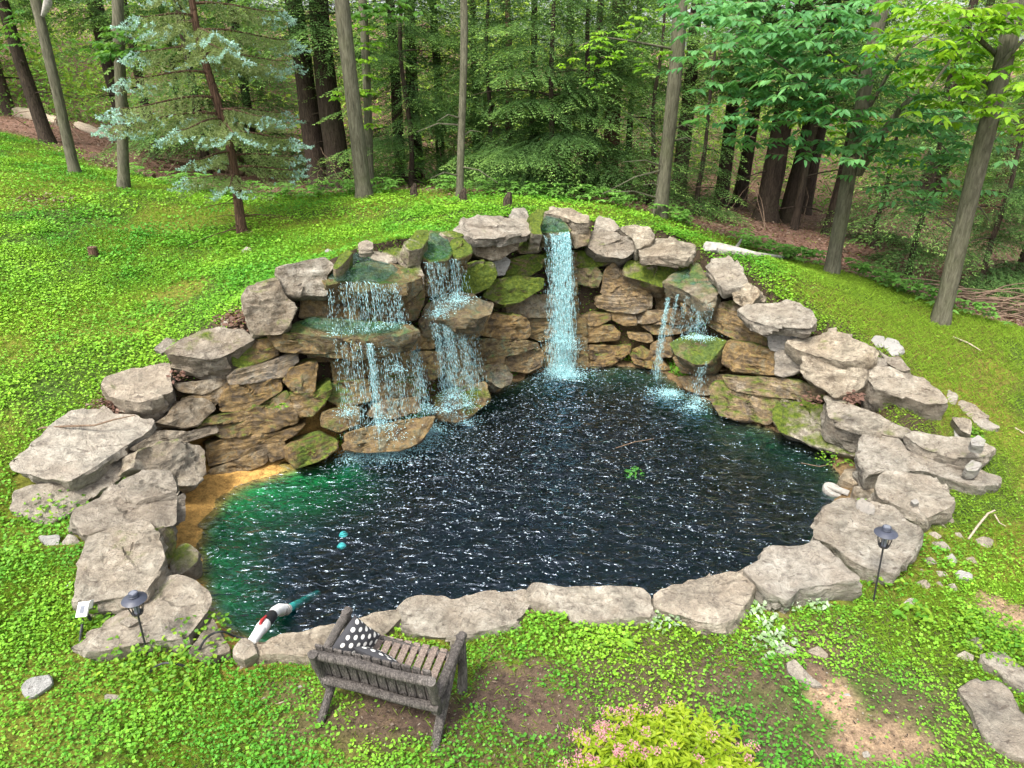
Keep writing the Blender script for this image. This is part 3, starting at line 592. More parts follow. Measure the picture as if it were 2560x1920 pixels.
# ------------------------------------------------------------------ the lie of the land
CP = [(-4,1.5,0),(0,1,0),(4,1.5,0),(0,3,0),(3.4,3.1,0),(-3.4,3.1,.02),(0,4.3,0),(2.2,4.6,0),(3.1,4.5,0),(-2.9,4.0,0),(-12,0,.3),(12,0,-.3),(0,-5,0),(4.6,5.2,.02),(5.6,6.2,.05)]
for x, y, Y in [(2205,1000,6.6),(2130,850,7.9),(2025,700,9.6),(2200,745,8.8),(1795,590,11.2),(1600,558,11.7),(1425,470,13.0),(1200,445,12.2),(1000,430,12.6),(785,425,13.0),(500,505,11.5),(600,440,13.4),(265,405,14.0),(160,372,15.0),(0,395,13.5),(0,650,8.8),(300,640,9.3),(0,850,7.0),(0,1000,6.1),(30,1200,4.9),(60,1400,4.0),(420,560,10.6),
                (2100,650,13),(2205,690,11.6),(1700,480,17),(1500,440,20),(1900,560,14.5),(1100,405,17),(0,255,22),(100,240,30),(400,392,18),(650,415,16.5),(200,310,20)]:
    CP.append(tuple(atY((x*SC, y*SC), Y)))
CP += [tuple(c) for c in caps]
CP += [(-25,25,4),(-25,45,6),(0,30,1.4),(0,45,2.5),(12,20,.2),(25,25,0),(25,45,1.5),(-22,10,3.2),(18,8,-.4),(-12,40,4.6)]
CP = np.array(CP)
def _k(r2): return .5*r2*np.log(r2+1e-9)
def tps_fit(C, lam=.06):
    X = C[:, :2]; n = len(X); K = _k(((X[:, None]-X[None])**2).sum(-1))+lam*np.eye(n); Pm = np.c_[np.ones(n), X]
    A = np.block([[K, Pm], [Pm.T, np.zeros((3, 3))]]); return np.linalg.solve(A, np.r_[C[:, 2], 0, 0, 0])
TW = tps_fit(CP)
def land(x, y):
    x = np.clip(np.asarray(x, float).ravel(), -25, 25); y = np.clip(np.asarray(y, float).ravel(), -5, 45); r = np.empty(len(x)); X = CP[:, :2]
    for i in range(0, len(x), 20000):
        s = slice(i, i+20000); d = (x[s, None]-X[None, :, 0])**2+(y[s, None]-X[None, :, 1])**2
        r[s] = _k(d)@TW[:-3]+TW[-3]+TW[-2]*x[s]+TW[-1]*y[s]
    return r
def ground(x, y):
    """land, cut away by the pool and its bank"""
    x = np.asarray(x, float).ravel(); y = np.asarray(y, float).ravel(); z = land(x, y)+(fnoise(x*1.2, y*1.2)-.5)*.1
    near = (abs(x) < 6) & (y > 3.5) & (y < 12.5)
    if near.any():
        s = sdist(np.c_[x[near], y[near]], WATER); o = -s; wl_ = -sdist(np.c_[x[near], y[near]], WALL)
        bank = np.where(s > 0, WZ-np.minimum(1.0, s*(.75+2.5*smooth01(x[near], -2.4, -.8))), WZ+.18*np.minimum(o, 1.)+np.maximum(0, wl_-.32)*6)
        z[near] = np.minimum(z[near], bank)
    return z
def gp(p):
    d = ray(p); T = np.concatenate([np.linspace(3, 40, 1500)])/d[1]; P = CAM+T[:, None]*d
    i = int(np.argmax(P[:, 2] < ground(P[:, 0], P[:, 1]))); return P[i]
EX = np.array([-40,-14,-9,-6,-3,0,2.2,4.5,6.3,7.6,9,12,40]); EY = np.array([22,19.5,16.6,14.8,13.7,13.5,13.5,12.8,11.3,9.7,7.2,3.5,-10])
def forestness(x, y): return y-np.interp(x, EX, EY)
def qp(x, y): return (x*SC, y*SC)
PATCH = [(p[0], p[1], rx, ry, c) for (x, y, rx, ry, c) in [(1100,1480,.42,.36,'soil'),(1170,1530,.3,.3,'soil'),(850,1530,.6,.28,'soil'),(1440,1410,.7,.25,'mix'),(1560,1440,.45,.2,'mix'),(1290,1570,.4,.3,'mix'),(1800,1490,.22,.36,'sand'),(1900,1590,.42,.22,'sand'),(2190,1330,.3,.3,'sand'),(640,1490,.32,.2,'mix'),(700,1560,.5,.2,'mix'),(1950,1520,.3,.2,'mix'),(1470,1590,1.,.6,'mix'),(1650,1400,.7,.35,'mix'),(1330,1480,.6,.4,'mix'),(1780,1380,.5,.3,'mix'),(1100,1600,.7,.3,'mix')] for p in [onz(qp(x, y), 0)]]
def grid1d(lo, hi, n, c, k):
    a = math.asinh((lo-c)/k); b = math.asinh((hi-c)/k); return c+k*np.sinh(np.linspace(a, b, n))
gx = grid1d(-90, 90, 430, 0, 4.2); gy = grid1d(-14, 150, 430, 7, 4.2)
GX, GY = np.meshgrid(gx, gy, indexing='ij'); gxr, gyr = GX.ravel(), GY.ravel(); GZ = ground(gxr, gyr)
far = smooth01(np.hypot(gxr, gyr), 45, 110); GZ = GZ+far*6*smooth01(gyr, 20, 90)
i, j = np.meshgrid(np.arange(len(gx)-1), np.arange(len(gy)-1), indexing='ij'); b = (i*len(gy)+j).ravel()
GF = np.stack([b, b+len(gy), b+len(gy)+1, b+1], 1)
fo = forestness(gxr, gyr)+(fnoise(gxr*.9, gyr*.9, 1)-.5)*1.4; lit = smooth01(fo, -.25, .5)
grass = np.array((.05, .085, .015)); moss = np.array((.13, .14, .022)); soil = np.array((.075, .05, .043)); litter = np.array((.2, .118, .092)); sand = np.array((.36, .25, .17)); ochre = np.array((.46, .27, .085))
mz = smooth01(fnoise(gxr*.8, gyr*.8, 2), .45, .62)[:, None]; C = grass*(1-mz)+moss*mz
rs = smooth01(gxr, 3.2, 5.)*smooth01(fnoise(gxr*.7+4, gyr*.7, 3), .35, .6); C = C*(1-.6*rs[:, None])+np.array((.17, .12, .03))*.6*rs[:, None]
for x, y, rx, ry, k in PATCH:
    d = np.sqrt(((gxr-x)/rx)**2+((gyr-y)/ry)**2)+(fnoise(gxr*5, gyr*5, 1)-.5)*.9; w = smooth01(d, 1.15, .55)[:, None]*(.6 if k == 'mix' else .95)
    C = C*(1-w)+(sand if k == 'sand' else soil)*w
fr_ = (smooth01(gyr, 5.2, 4.4)*smooth01(gxr, -2.4, -.8)*smooth01(fnoise(gxr*1.9+3, gyr*1.9, 1), .38, .56))[:, None]*.42; C = C*(1-fr_)+np.array((.13, .092, .06))*fr_
C = C*(1-lit[:, None])+litter*lit[:, None]
sdw = sdist(np.c_[gxr, gyr], WATER); sdl = -sdist(np.c_[gxr, gyr], WALL)
wb = smooth01(sdw, -1.1, -.9)*smooth01(sdl, .55, .3); C = C*(1-wb[:, None])+(ochre*smooth01(gxr, -1.6, -2.4)[:, None]+np.array((.17, .115, .06))*smooth01(gxr, -2.4, -1.6)[:, None])*wb[:, None]
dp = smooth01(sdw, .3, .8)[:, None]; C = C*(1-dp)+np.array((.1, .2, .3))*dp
ag = (.1+.9*smooth01(gxr, -1., -2.2))[:, None]*(smooth01(sdw, .02, .12)*smooth01(sdw, .8, .45)*smooth01(fnoise(gxr*4, gyr*4, 2)+.25*smooth01(gxr, -1.5, -2.6), .3, .5))[:, None]; C = C*(1-ag)+np.array((.06, .34, .1))*ag
steep = smooth01(sdl, .33, .45)*smooth01(sdl, 1.1, .8)*smooth01(gyr, 5.6, 6.2); C = C*(1-steep[:, None])+np.array((.05, .036, .024))*steep[:, None]  # earth bank painted darker to deepen the shade between wall stones
tag(mesh_np('ground', np.c_[gxr, gyr, GZ], GF, M['ground'], colr=C, smooth=True), kind='structure')

# ------------------------------------------------------------------ water of the pool
FALLPTS = []
wx = np.arange(-4.4, 5.2, .035); wy = np.arange(4.0, 11.4, .035)
WX, WY = np.meshgrid(wx, wy, indexing='ij'); X, Y = WX.ravel(), WY.ravel()
h = np.zeros(len(X)); rg_ = np.random.default_rng(3)
for k in range(26):
    lam = rg_.uniform(.1, .5); a = rg_.normal(-1.57, .7); h += .0017*lam/.3*np.sin((X*math.cos(a)+Y*math.sin(a))*6.283/lam+rg_.uniform(0, 6.28)+2*fnoise(X*.8+k, Y*.8, k % 4))
for fx, fy, am in [(-1.3, 7.9, .012), (-.5, 8.7, .009), (.95, 9.6, .02), (2.2, 9.4, .006), (2.8, 9.0, .005)]:
    d = np.hypot(X-fx, Y-fy); h += am*np.sin(d*6.283/.2)*np.exp(-d*.75)
keep = sdist(np.c_[X, Y], WATER) > -.4
nyw = len(wy); ii, jj = np.meshgrid(np.arange(len(wx)-1), np.arange(nyw-1), indexing='ij'); b = (ii*nyw+jj).ravel()
Q = np.stack([b, b+nyw, b+nyw+1, b+1], 1); Q = Q[keep[Q].all(1)]
used = np.unique(Q); mp = -np.ones(len(X), int); mp[used] = np.arange(len(used)); Q = mp[Q]; nW = len(used)
top = np.c_[X[used], Y[used], WZ+h[used]]; bot = top.copy(); bot[:, 2] = -2.3
ed = np.concatenate([Q[:, [0, 1]], Q[:, [1, 2]], Q[:, [2, 3]], Q[:, [3, 0]]]); ky = {}
for a_, b_ in map(tuple, ed): ky[(a_, b_)] = 1
sideq = np.array([(b_, a_, a_+nW, b_+nW) for (a_, b_) in ky if (b_, a_) not in ky])
wob = mesh_np('pool_water', np.r_[top, bot], np.r_[Q, Q[:, ::-1]+nW, sideq], M['water'], smooth=True); tag(wob, kind='structure')

# ------------------------------------------------------------------ stone wall and boulders
wc = np.array((0, 10., WZ)); wall = empty('stone_wall', wc, 'curved wall of stacked mossy limestone behind the pool', 'stone wall')
for k, (src, P3, nn, thick, oc, lab) in enumerate(stones):
    V, Fc = stone_geom(P3, nn, thick, k+1, 1.045 if src == 'wall' else 1.01)
    if src == 'wall': o = mesh_np('stone', V, Fc, M['limestone'], wall, smooth=True)
    else:
        o = mesh_np('boulder' if thick > .25 else 'edge_slab', V, Fc, M['limestone'], smooth=True, origin=P3.mean(0)); tag(o, lab, 'boulder' if thick > .25 else 'stone slab')
    o.data.set_sharp_from_angle(angle=R(30)); o.color = oc
k = 500
for rec in parse(ROCKS):
    reg, pale_, zz = rec[0].split(); pp = [px(reg, *map(float, a.split(','))) for a in rec[1].split()]; cp = np.mean(pp, 0); k += 1
    an = gp(cp) if zz == 'g' else onz(cp, float(zz)); w = (max(a[0] for a in pp)-min(a[0] for a in pp))/F*np.linalg.norm(an-CAM)
    hh = min(.16, max(.03, w*.4))
    an = an+np.array((0, 0, hh*.6)); hn = unit(np.array((-an[0], -an[1], 0))); n = unit(hn*.5+np.array((0, 0, 1.)))
    P3 = np.array([onplane(a, an, n) for a in pp]); FOOT.append(P3[:, :2]); V, Fc = stone_geom(P3, n, hh*1.5, k, 1., 1.6, 1.6)
    o = mesh_np('loose_rock', V, Fc, M['limestone'], smooth=True, origin=P3.mean(0)); tag(o, rec[2], 'rock', rec[3] or None); o.color = (0, .12, 0, 1-float(pale_)); o.data.set_sharp_from_angle(angle=R(42))
for lab, reg, pts in [('large smooth grey stepping stone at the lower right corner', 'R8', '1370,1210 1440,1160 1560,1150 1650,1200 1700,1270 1760,1340 1900,1400 1950,1700 1790,1620 1700,1590 1560,1500 1480,1420 1450,1320'), ('grey stepping stone with dead leaves on it at the right edge', 'R8', '1490,1000 1560,980 1640,990 1700,1040 1780,1090 1900,1160 1900,1260 1760,1210 1680,1160 1600,1090 1530,1060')]:
    pp = [px(reg, *map(float, a.split(','))) for a in pts.split()]; k += 1; P3 = np.array([onz(a, .05) for a in pp]); FOOT.append(P3[:, :2]); V, Fc = stone_geom(P3, (0, 0, 1.), .1, k, 1., 1, .25)
    o = mesh_np('stepping_stone', V, Fc, M['limestone'], smooth=True, origin=P3.mean(0)); tag(o, lab, 'stepping stone'); o.color = (0, .05, 0, .85)

# ------------------------------------------------------------------ trees
def along(base, top, H, seed, wig=.05, n=18):
    base = np.array(base, float); d = (np.array(top)-base); d = d/d[2]; pts = []
    for i in range(n+1):
        t = i/n; q = base+d*H*t; w = wig*min(1, t*4)
        pts.append(q+np.array((mn.noise(Vector((seed, t*3, 0))), mn.noise(Vector((seed+50, t*3, 0))), 0))*w*3)
    return pts
def trunk_mb(mb, base, top, r, H, seed, wig=.05, taper=.45, flare=1.5, n=18, sides=12):
    base = np.array(base, float)-np.array((0, 0, .15)); pts = along(base, top, H, seed, wig, n)
    rad = [r*(1-(1-taper)*i/n)*(1+(flare-1)*max(0, 1-(pts[i][2]-base[2]-.1)/.5)**2) for i in range(n+1)]
    # a denser foot for the flare
    p0, p1 = pts[0], pts[1]; ex = [p0*(1-f)+p1*f for f in (0, .12, .25, .45, .7)]; er = [r*(1+(flare-1)*max(0, 1-(q[2]-base[2]-.1)/.5)**2) for q in ex]
    mb.tube(ex+pts[1:], er+rad[1:], sides, .16, seed); return pts, rad
def twig_pts(a, d, L, droop, seed, n=5, wob=.12):
    d = unit(d); pts = []
    for i in range(n+1):
        t = i/n; q = np.array(a)+d*L*t+np.array((0, 0, -droop*L*t*t)); q = q+np.array(mn.noise_vector(Vector((seed*1.9, t*2.5, seed))))*wob*L*t*.6
        pts.append(q)
    return pts
rng = np.random.default_rng(11)
# --- hemlock crown: flat drooping sprays of short needles, lighter at the tips
def spray(base, az, L, rise, droop, rg, scale=1., dens=1.):
    n = max(4, int(L/.13)); s = (np.arange(n)+1)/n
    hd = np.array((math.cos(az), math.sin(az), 0)); sd = np.array((-math.sin(az), math.cos(az), 0))
    ax = base+hd*(s*L)[:, None]; ax[:, 2] += rise*s*L-droop*L*s*s
    P = []; D = []; T = []
    for i in range(n):
        for sg in (-1, 1):
            tl = (.42*L*(1-s[i])**.8+.16)*rg.uniform(.7, 1.15); m = max(2, int(tl/.075*dens)); q = np.linspace(.1, 1, m)
            ang = rg.uniform(.75, 1.05); dr = hd*math.cos(ang)+sd*sg*math.sin(ang)
            pt = ax[i]+dr*(q*tl)[:, None]; pt[:, 2] -= .38*tl*q*q+rg.uniform(0, .03)
            for s2 in (-1, 1):
                a2 = ang*sg+s2*rg.uniform(.35, .8, m); dd = hd*np.cos(a2)[:, None]+sd*np.sin(a2)[:, None]; dd[:, 2] -= .25+.3*q*tl+rg.normal(0, .12, m)
                P.append(pt); D.append(dd); T.append(np.clip(.25*s[i]+.75*q*(.5+.5*s[i]), 0, 1))
    return np.concatenate(P), np.concatenate(D), np.concatenate(T)
def hemlock_crown(seed, H, Rad, zlo, nb, ztop=None):
    rg = np.random.default_rng(seed); P = []; D = []; T = []; W = MB()
    for b_ in range(nb):
        f = ((b_+rg.random())/nb)**1.25; z = zlo+(H-zlo)*f; L = Rad*(1-f)**.75*rg.uniform(.65, 1.1)+.25; az = rg.uniform(0, 6.283)
        p, d, t = spray(np.array((0, 0, z)), az, L, rg.uniform(-.05, .22), rg.uniform(.2, .42), rg)
        P.append(p); D.append(d); T.append(t*rg.uniform(.5, 1.15))
    P = np.concatenate(P); D = np.concatenate(D); T = np.clip(np.concatenate(T), 0, 1)[:, None]; n = len(P)
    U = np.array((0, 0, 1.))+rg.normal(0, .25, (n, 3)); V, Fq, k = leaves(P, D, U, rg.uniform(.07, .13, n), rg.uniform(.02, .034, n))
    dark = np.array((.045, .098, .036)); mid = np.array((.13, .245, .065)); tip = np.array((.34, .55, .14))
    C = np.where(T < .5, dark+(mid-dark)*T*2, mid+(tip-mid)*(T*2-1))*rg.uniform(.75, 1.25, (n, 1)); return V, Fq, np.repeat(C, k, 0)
CROWNS = [hemlock_crown(100+i, H, r, z, nb) for i, (H, r, z, nb) in enumerate([(9, 2.5, 1.0, 78), (9.5, 2.2, 2.0, 66), (9, 2.8, .5, 88), (10, 2.4, 3., 58), (5, 1.6, .3, 56)])]
CME = []
for i, (V, Fq, C) in enumerate(CROWNS):
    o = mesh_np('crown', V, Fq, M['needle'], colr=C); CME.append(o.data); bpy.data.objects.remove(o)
def hemlock(base, lean, r, H, seed, variant, label, group, barkm='bark_dark', dead=8, crown=True, cs=1.):
    root = empty('hemlock_tree', base, label, 'tree', group); mb = MB(); b0 = np.array(base); top = b0+np.array((lean[0], lean[1], 1.))
    pts, rad = trunk_mb(mb, b0, top, r, H, seed, .04, .35, 1.45, 16, 10); rr = random.Random(seed)
    for q in range(dead):
        i = rr.randint(1, 8); a = rr.uniform(0, 6.28); L = rr.uniform(.5, 1.9); p = pts[i]
        mb.tube(twig_pts(p, (math.cos(a), math.sin(a), rr.uniform(-.1, .35)), L, .25, seed+q), [.022, .017, .013, .01, .007, .004], 4, cap=False)
    mb.build('trunk', M[barkm], root, smooth=True)
    if crown:
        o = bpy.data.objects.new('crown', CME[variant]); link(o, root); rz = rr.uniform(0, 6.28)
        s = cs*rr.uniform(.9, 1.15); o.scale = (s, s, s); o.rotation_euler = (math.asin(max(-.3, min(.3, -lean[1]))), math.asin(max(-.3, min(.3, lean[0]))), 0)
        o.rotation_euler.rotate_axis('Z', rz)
    return root
G = lambda x, y: float(ground([x], [y])[0])
def forest_at(xq, yq, Y):
    p = atY((xq*SC, yq*SC), Y); return np.array((p[0], Y, G(p[0], Y)))
HL = [(870,425,19,.16,0,.0,1,'bark_dark'),(905,425,20,.2,3,.0,1,'bark_dark'),(955,418,21,.14,1,.0,0,'bark_dark'),(1100,415,18.5,.1,4,0,0,'bark_red'),(1150,415,16.5,.09,0,0,1,'bark_dark'),(1278,430,19,.11,1,0,0,'bark_dark'),(1315,428,20,.24,3,0,1,'bark_red'),(1352,430,24,.12,1,0,1,'bark_dark'),(1462,455,18.5,.2,3,.01,0,'bark_dark'),(1552,470,19.5,.2,3,.015,0,'bark_dark'),(1592,468,20,.2,3,.05,0,'bark_dark'),(1645,520,16.5,.26,3,.06,0,'bark_dark'),(1692,520,17,.2,3,.1,1,'bark_dark'),(1730,478,20,.2,3,.09,0,'bark_dark'),(1782,555,16,.16,3,.08,0,'bark_dark'),(1705,545,15.8,.09,3,.11,0,'bark_dark'),(2112,560,19,.22,1,.06,0,'bark_red'),(1965,520,22,.18,1,.05,0,'bark_dark'),(2000,505,25,.2,3,.06,0,'bark_dark'),(2195,560,24,.2,2,.06,0,'bark_dark'),(740,425,17.5,.3,3,-.07,0,'bark_dark'),(695,425,18.2,.28,3,-.06,0,'bark_dark'),(110,330,19,.17,3,-.12,1,'bark_dark'),(270,270,22,.26,3,-.05,0,'bark_dark'),(330,300,20,.13,3,-.02,0,'bark_dark'),(20,240,24,.2,3,-.1,0,'bark_dark'),(450,380,19,.12,0,0,0,'bark_dark'),(560,400,21,.15,2,0,0,'bark_dark'),(1030,410,22,.13,2,0,0,'bark_dark'),(1220,420,23,.16,0,0,0,'bark_dark')]
HLAB = ['dark trunk pair member, left one, behind the second waterfall', 'dark trunk pair member, right one, behind the second waterfall', 'dark trunk left of the slim pale trunk in the middle', 'thin reddish trunk right of the slim pale trunk', 'very thin dark trunk left of the tallest waterfall', 'dark trunk left of the thick reddish trunk near the middle', 'thick reddish brown trunk between the two middle grey trunks', 'dark thin trunk just right of the thick reddish trunk', 'thick dark trunk directly behind the tall straight grey trunk', 'dark trunk, left stem of a forked looking pair right of the grey trunk', 'dark trunk, right stem of a forked looking pair right of the grey trunk', 'thick brown trunk leaning right, left of the forked grey tree', 'brown trunk leaning right behind the big compound leaves', 'dark trunk leaning right, farther back behind the compound leaves', 'dark straight trunk close behind the forked grey tree', 'thin black leaning trunk left of the forked grey tree', 'reddish trunk behind the rightmost leaning tree', 'dark trunk midway between the forked tree and the rightmost tree', 'farther dark trunk midway between the two right leaning trees', 'dark trunk at the right edge of the woods', 'huge dark trunk leaning left beside the thick pale trunk', 'second huge dark trunk leaning left, next to the spruce', 'black trunk close behind the leaning trunk at top left', 'big dark trunk up the slope behind the straight brown trunk', 'dark trunk between the brown trunk and the spruce', 'dark trunk at the far left edge on the slope', 'dark trunk half hidden behind the blue spruce', 'dark trunk behind the right boughs of the blue spruce', 'dark trunk just right of the slim pale trunk, farther back', 'dark trunk behind the tallest waterfall, far back']
for k, (x, y, Y, r, v, lx, nearc, bm_) in enumerate(HL):
    lab = HLAB[k]
    hemlock(forest_at(x, y, Y), (lx*.6, 0), r, 10.5, 300+k, v, lab, 'dark hemlock trees in the woods', bm_)
rr = random.Random(8)
for k in range(24):
    Y = rr.uniform(21, 44); X_ = rr.uniform(-1, 1)*(Y*.82+3)
    hemlock((X_, Y, G(X_, Y)), (rr.uniform(-.05, .05), 0), rr.uniform(.09, .2), 10.5, 600+k, rr.choice([1, 1, 3, 3, 3]), 'slender dark hemlock far back in the woods behind all nearer trunks', 'dark hemlock trees far back', rr.choice(['bark_dark', 'bark_dark', 'bark_red']), 5)
for x, y, Y, v, cs, lab in [(1185,428,14.6,2,.72,'light green hemlock with feathery boughs hanging behind the tallest waterfall'),(1260,440,15.2,2,.78,'bushy hemlock with boughs hanging beside the slim grey trunk at right of centre'),(1400,450,15.6,4,.9,'young hemlock low behind the grey trunk right of the tallest waterfall'),(890,420,15.2,2,.62,'dark young hemlock behind the pair of grey trunks left of centre'),(1505,470,15.2,4,.7,'small hemlock with pale tips right of the grey trunk'),(1960,600,13.6,4,.8,'low young hemlock between the two leaning trunks at right'),(2120,600,12.8,2,.5,'young hemlock with pale green boughs behind the rightmost leaning trunk'),(2190,610,14.2,2,.7,'hemlock with light yellow green boughs at the right edge'),(1880,560,15.5,4,.8,'young hemlock sapling behind the forked tree'),(1060,420,16,2,.66,'hemlock with dark boughs left of the slim pale trunk')]:
    hemlock(forest_at(x, y, Y), (0, 0), .06, 9*cs if v != 4 else 5*cs, int(x), v, lab, None, 'bark_dark', 3, True, cs)

# --- broadleaf foliage: compound leaves on short twigs, hung on measured limbs
def sprigs(centres, spread, per, L, Wd, c1, c2, rg, flat=.35, nleaf=7):
    P = []; D = []; C = []; tw = MB()
    for (cx_, cy_, cz_) in centres:
        for q in range(per):
            p = np.array((cx_, cy_, cz_))+rg.normal(0, 1, 3)*np.array((spread, spread, spread*flat)); a = rg.uniform(0, 6.28); rl = L*rg.uniform(1.2, 2.2)
            hd = np.array((math.cos(a), math.sin(a), rg.uniform(-.15, .15))); sd = np.array((-math.sin(a), math.cos(a), 0)); cc = c1+(c2-c1)*rg.random()
            for t_ in range(nleaf):
                f = (t_//2+1)/(nleaf/2.); sg = (1 if t_ % 2 else -1) if t_ < nleaf-1 else 0
                P.append(p+hd*rl*f+np.array((0, 0, -.1*rl*f*f))); dd = hd*(.55 if sg else 1)+sd*sg*.9+np.array((0, 0, -rg.uniform(.15, .6))); D.append(dd); C.append(cc*rg.uniform(.8, 1.2))
            if q % 2 == 0: tw.tube([p-np.array((0, 0, .02)), p+hd*rl], [.005, .003], 3, cap=False)
    n = len(P); V, Fq, k = leaves(np.array(P), np.array(D), np.array((0, 0, 1.))+rg.normal(0, .15, (n, 3)), L*rg.uniform(.75, 1.2, n), Wd*rg.uniform(.8, 1.2, n), 'leaf', .18)
    return V, Fq, np.repeat(np.array(C), k, 0), tw
def cl(pts, Y, jit=.5):
    return [atY((x*SC, y*SC), Y+rng.uniform(-jit, jit)) for x, y in pts]
GREEN = (np.array((.08, .24, .085)), np.array((.16, .38, .12))); LIME = (np.array((.12, .3, .02)), np.array((.26, .46, .03))); MIDG = (np.array((.06, .17, .03)), np.array((.12, .26, .04)))
def grey_tree(bx, by, tx, ty, Y, r, label, limbs=(), twigs=(), sets=(), bm_='bark_grey', H=13, taper=.5, seed=1, dY=0):
    b0 = gp(qp(bx, by)) if Y is None else forest_at(bx, by, Y); t0 = atY(qp(tx, ty), b0[1]+dY); root = empty('broadleaf_tree', b0, label, 'tree'); mb = MB()
    trunk_mb(mb, b0, t0, r, H, seed, .03, taper, 1.35, 22, 14)
    for pts, rr_ in limbs:
        pp = [atY(qp(x, y), b0[1]+o) for x, y, o in pts]; mb.tube(pp, np.linspace(rr_, rr_*.35, len(pp)), 8, .12, seed)
    for (x0, y0, x1, y1, o) in twigs:
        a = atY(qp(x0, y0), b0[1]); e = atY(qp(x1, y1), b0[1]+o); m = (a+e)/2+np.array((0, 0, .08)); mb.tube([a, m, e], [.018, .011, .005], 5, .1, seed, False)
    mb.build('trunk', M[bm_], root, smooth=True)
    if sets:
        Vs = []; Fs = []; Cs = []; n0 = 0; tw = MB()
        for (pts, o, spread, per, L, W_, cc) in sets:
            V, Fq, C, t_ = sprigs(cl(pts, b0[1]+o), spread, per, L, W_, cc[0], cc[1], rng); Vs.append(V); Fs.append(Fq+n0); Cs.append(C); n0 += len(V); tw.add(t_.v, t_.f)
        mesh_np('crown', np.concatenate(Vs), np.concatenate(Fs), M['leaf'], root, np.concatenate(Cs)); tag(tw.build('twigs', M['twig'], root), kind='stuff')
    return root, b0
TOPS = [[(x, y) for x in range(a, b, 90)] for a, b, y in []]
def roof(bx, Y, z, n, sp): return [(bx+rng.uniform(-sp, sp), Y+rng.uniform(-1.5, 2.5), z+rng.uniform(-1.2, 2.5)) for _ in range(n)]
def high_crown(root, b0, n=14, sp=2.4, z=8.5, cc=MIDG):
    V, Fq, C, tw = sprigs([(b0[0]+rng.normal(0, sp*.6), b0[1]+1+rng.normal(0, 1.2), b0[2]+z+rng.uniform(-1, 3)) for _ in range(n)], .5, 7, .17, .085, cc[0], cc[1], rng); mesh_np('upper_crown', V, Fq, M['leaf'], root, C)
t_, b_ = grey_tree(162, 374, 75, 0, None, .105, 'leaning grey trunk with a torn pale scar at top left', sets=[([(20,30),(60,60),(30,110),(0,80)], 2.5, .5, 8, .13, .07, MIDG)], seed=2); high_crown(t_, b_)
mb = MB(); q0 = atY(qp(98, -10), b_[1]-.1); mb.tube([atY(qp(92, 35), b_[1]-.14), atY(qp(103, 8), b_[1]-.16), atY(qp(108, -30), b_[1]-.1)], [.03, .07, .03], 7, .3, 4); mb.build('torn_bark', M['birch_grey'], t_, smooth=True)
t_, b_ = grey_tree(265, 406, 256, 0, None, .108, 'straight brown trunk between the leaning trunk and the blue spruce', limbs=[([(262,110,0),(230,95,-.2),(190,92,-.4)], .014), ([(262,100,0),(300,75,-.3),(335,85,-.4)], .012)], sets=[([(200,95),(215,115),(240,90),(255,110),(270,70),(300,80),(290,55),(320,95),(335,70),(300,115)], -.4, .14, 6, .13, .075, MIDG)], seed=3); high_crown(t_, b_)
t_, b_ = grey_tree(787, 428, 741, 0, None, .14, 'thick pale grey trunk with a seam, left of centre', seed=4, taper=.6); high_crown(t_, b_)
t_, b_ = grey_tree(800, 420, 781, 0, 14.2, .085, 'thin trunk hung with a climbing leafy vine behind the thick pale trunk', sets=[([(790,60),(795,95),(790,130),(798,165),(790,200),(800,235),(795,268),(770,195),(725,205)], -.25, .1, 7, .1, .06, LIME), ([(800,20),(850,10),(830,30)], -.3, .25, 8, .13, .1, MIDG)], seed=5); high_crown(t_, b_)
t_, b_ = grey_tree(992, 432, 998, 0, None, .066, 'slim pale trunk in the middle with bare side twigs', twigs=[(992,255,945,262,-.3),(992,270,900,285,-.3),(990,380,930,385,-.4),(995,360,1075,395,-.3),(993,300,1040,285,.2)], seed=6, taper=.7); high_crown(t_, b_, 14)
t_, b_ = grey_tree(1425, 472, 1469, 0, None, .132, 'tall straight grey trunk with dead side twigs right of the tallest waterfall', limbs=[([(1450,105,0),(1370,90,-.3),(1300,80,-.5),(1250,100,-.7)], .022), ([(1372,88,-.3),(1400,55,-.5)], .012)], twigs=[(1440,365,1300,420,-.6),(1440,362,1345,350,-.5),(1432,410,1390,400,-.2),(1436,320,1350,240,-.4),(1430,430,1305,415,-.4),(1455,280,1500,275,-.3),(1453,305,1510,310,-.2)],
    sets=[([(1270,105),(1300,85),(1330,75),(1360,100),(1400,50),(1370,35),(1290,140),(1320,125),(1250,130),(1390,140),(1420,110),(1300,180),(1340,60)], -.5, .2, 5, .09, .045, LIME), ([(1490,40),(1520,20),(1550,35),(1590,15),(1620,40),(1500,5),(1640,10),(1570,5)], -1.6, .18, 7, .17, .1, GREEN)], seed=7, taper=.62); high_crown(t_, b_)
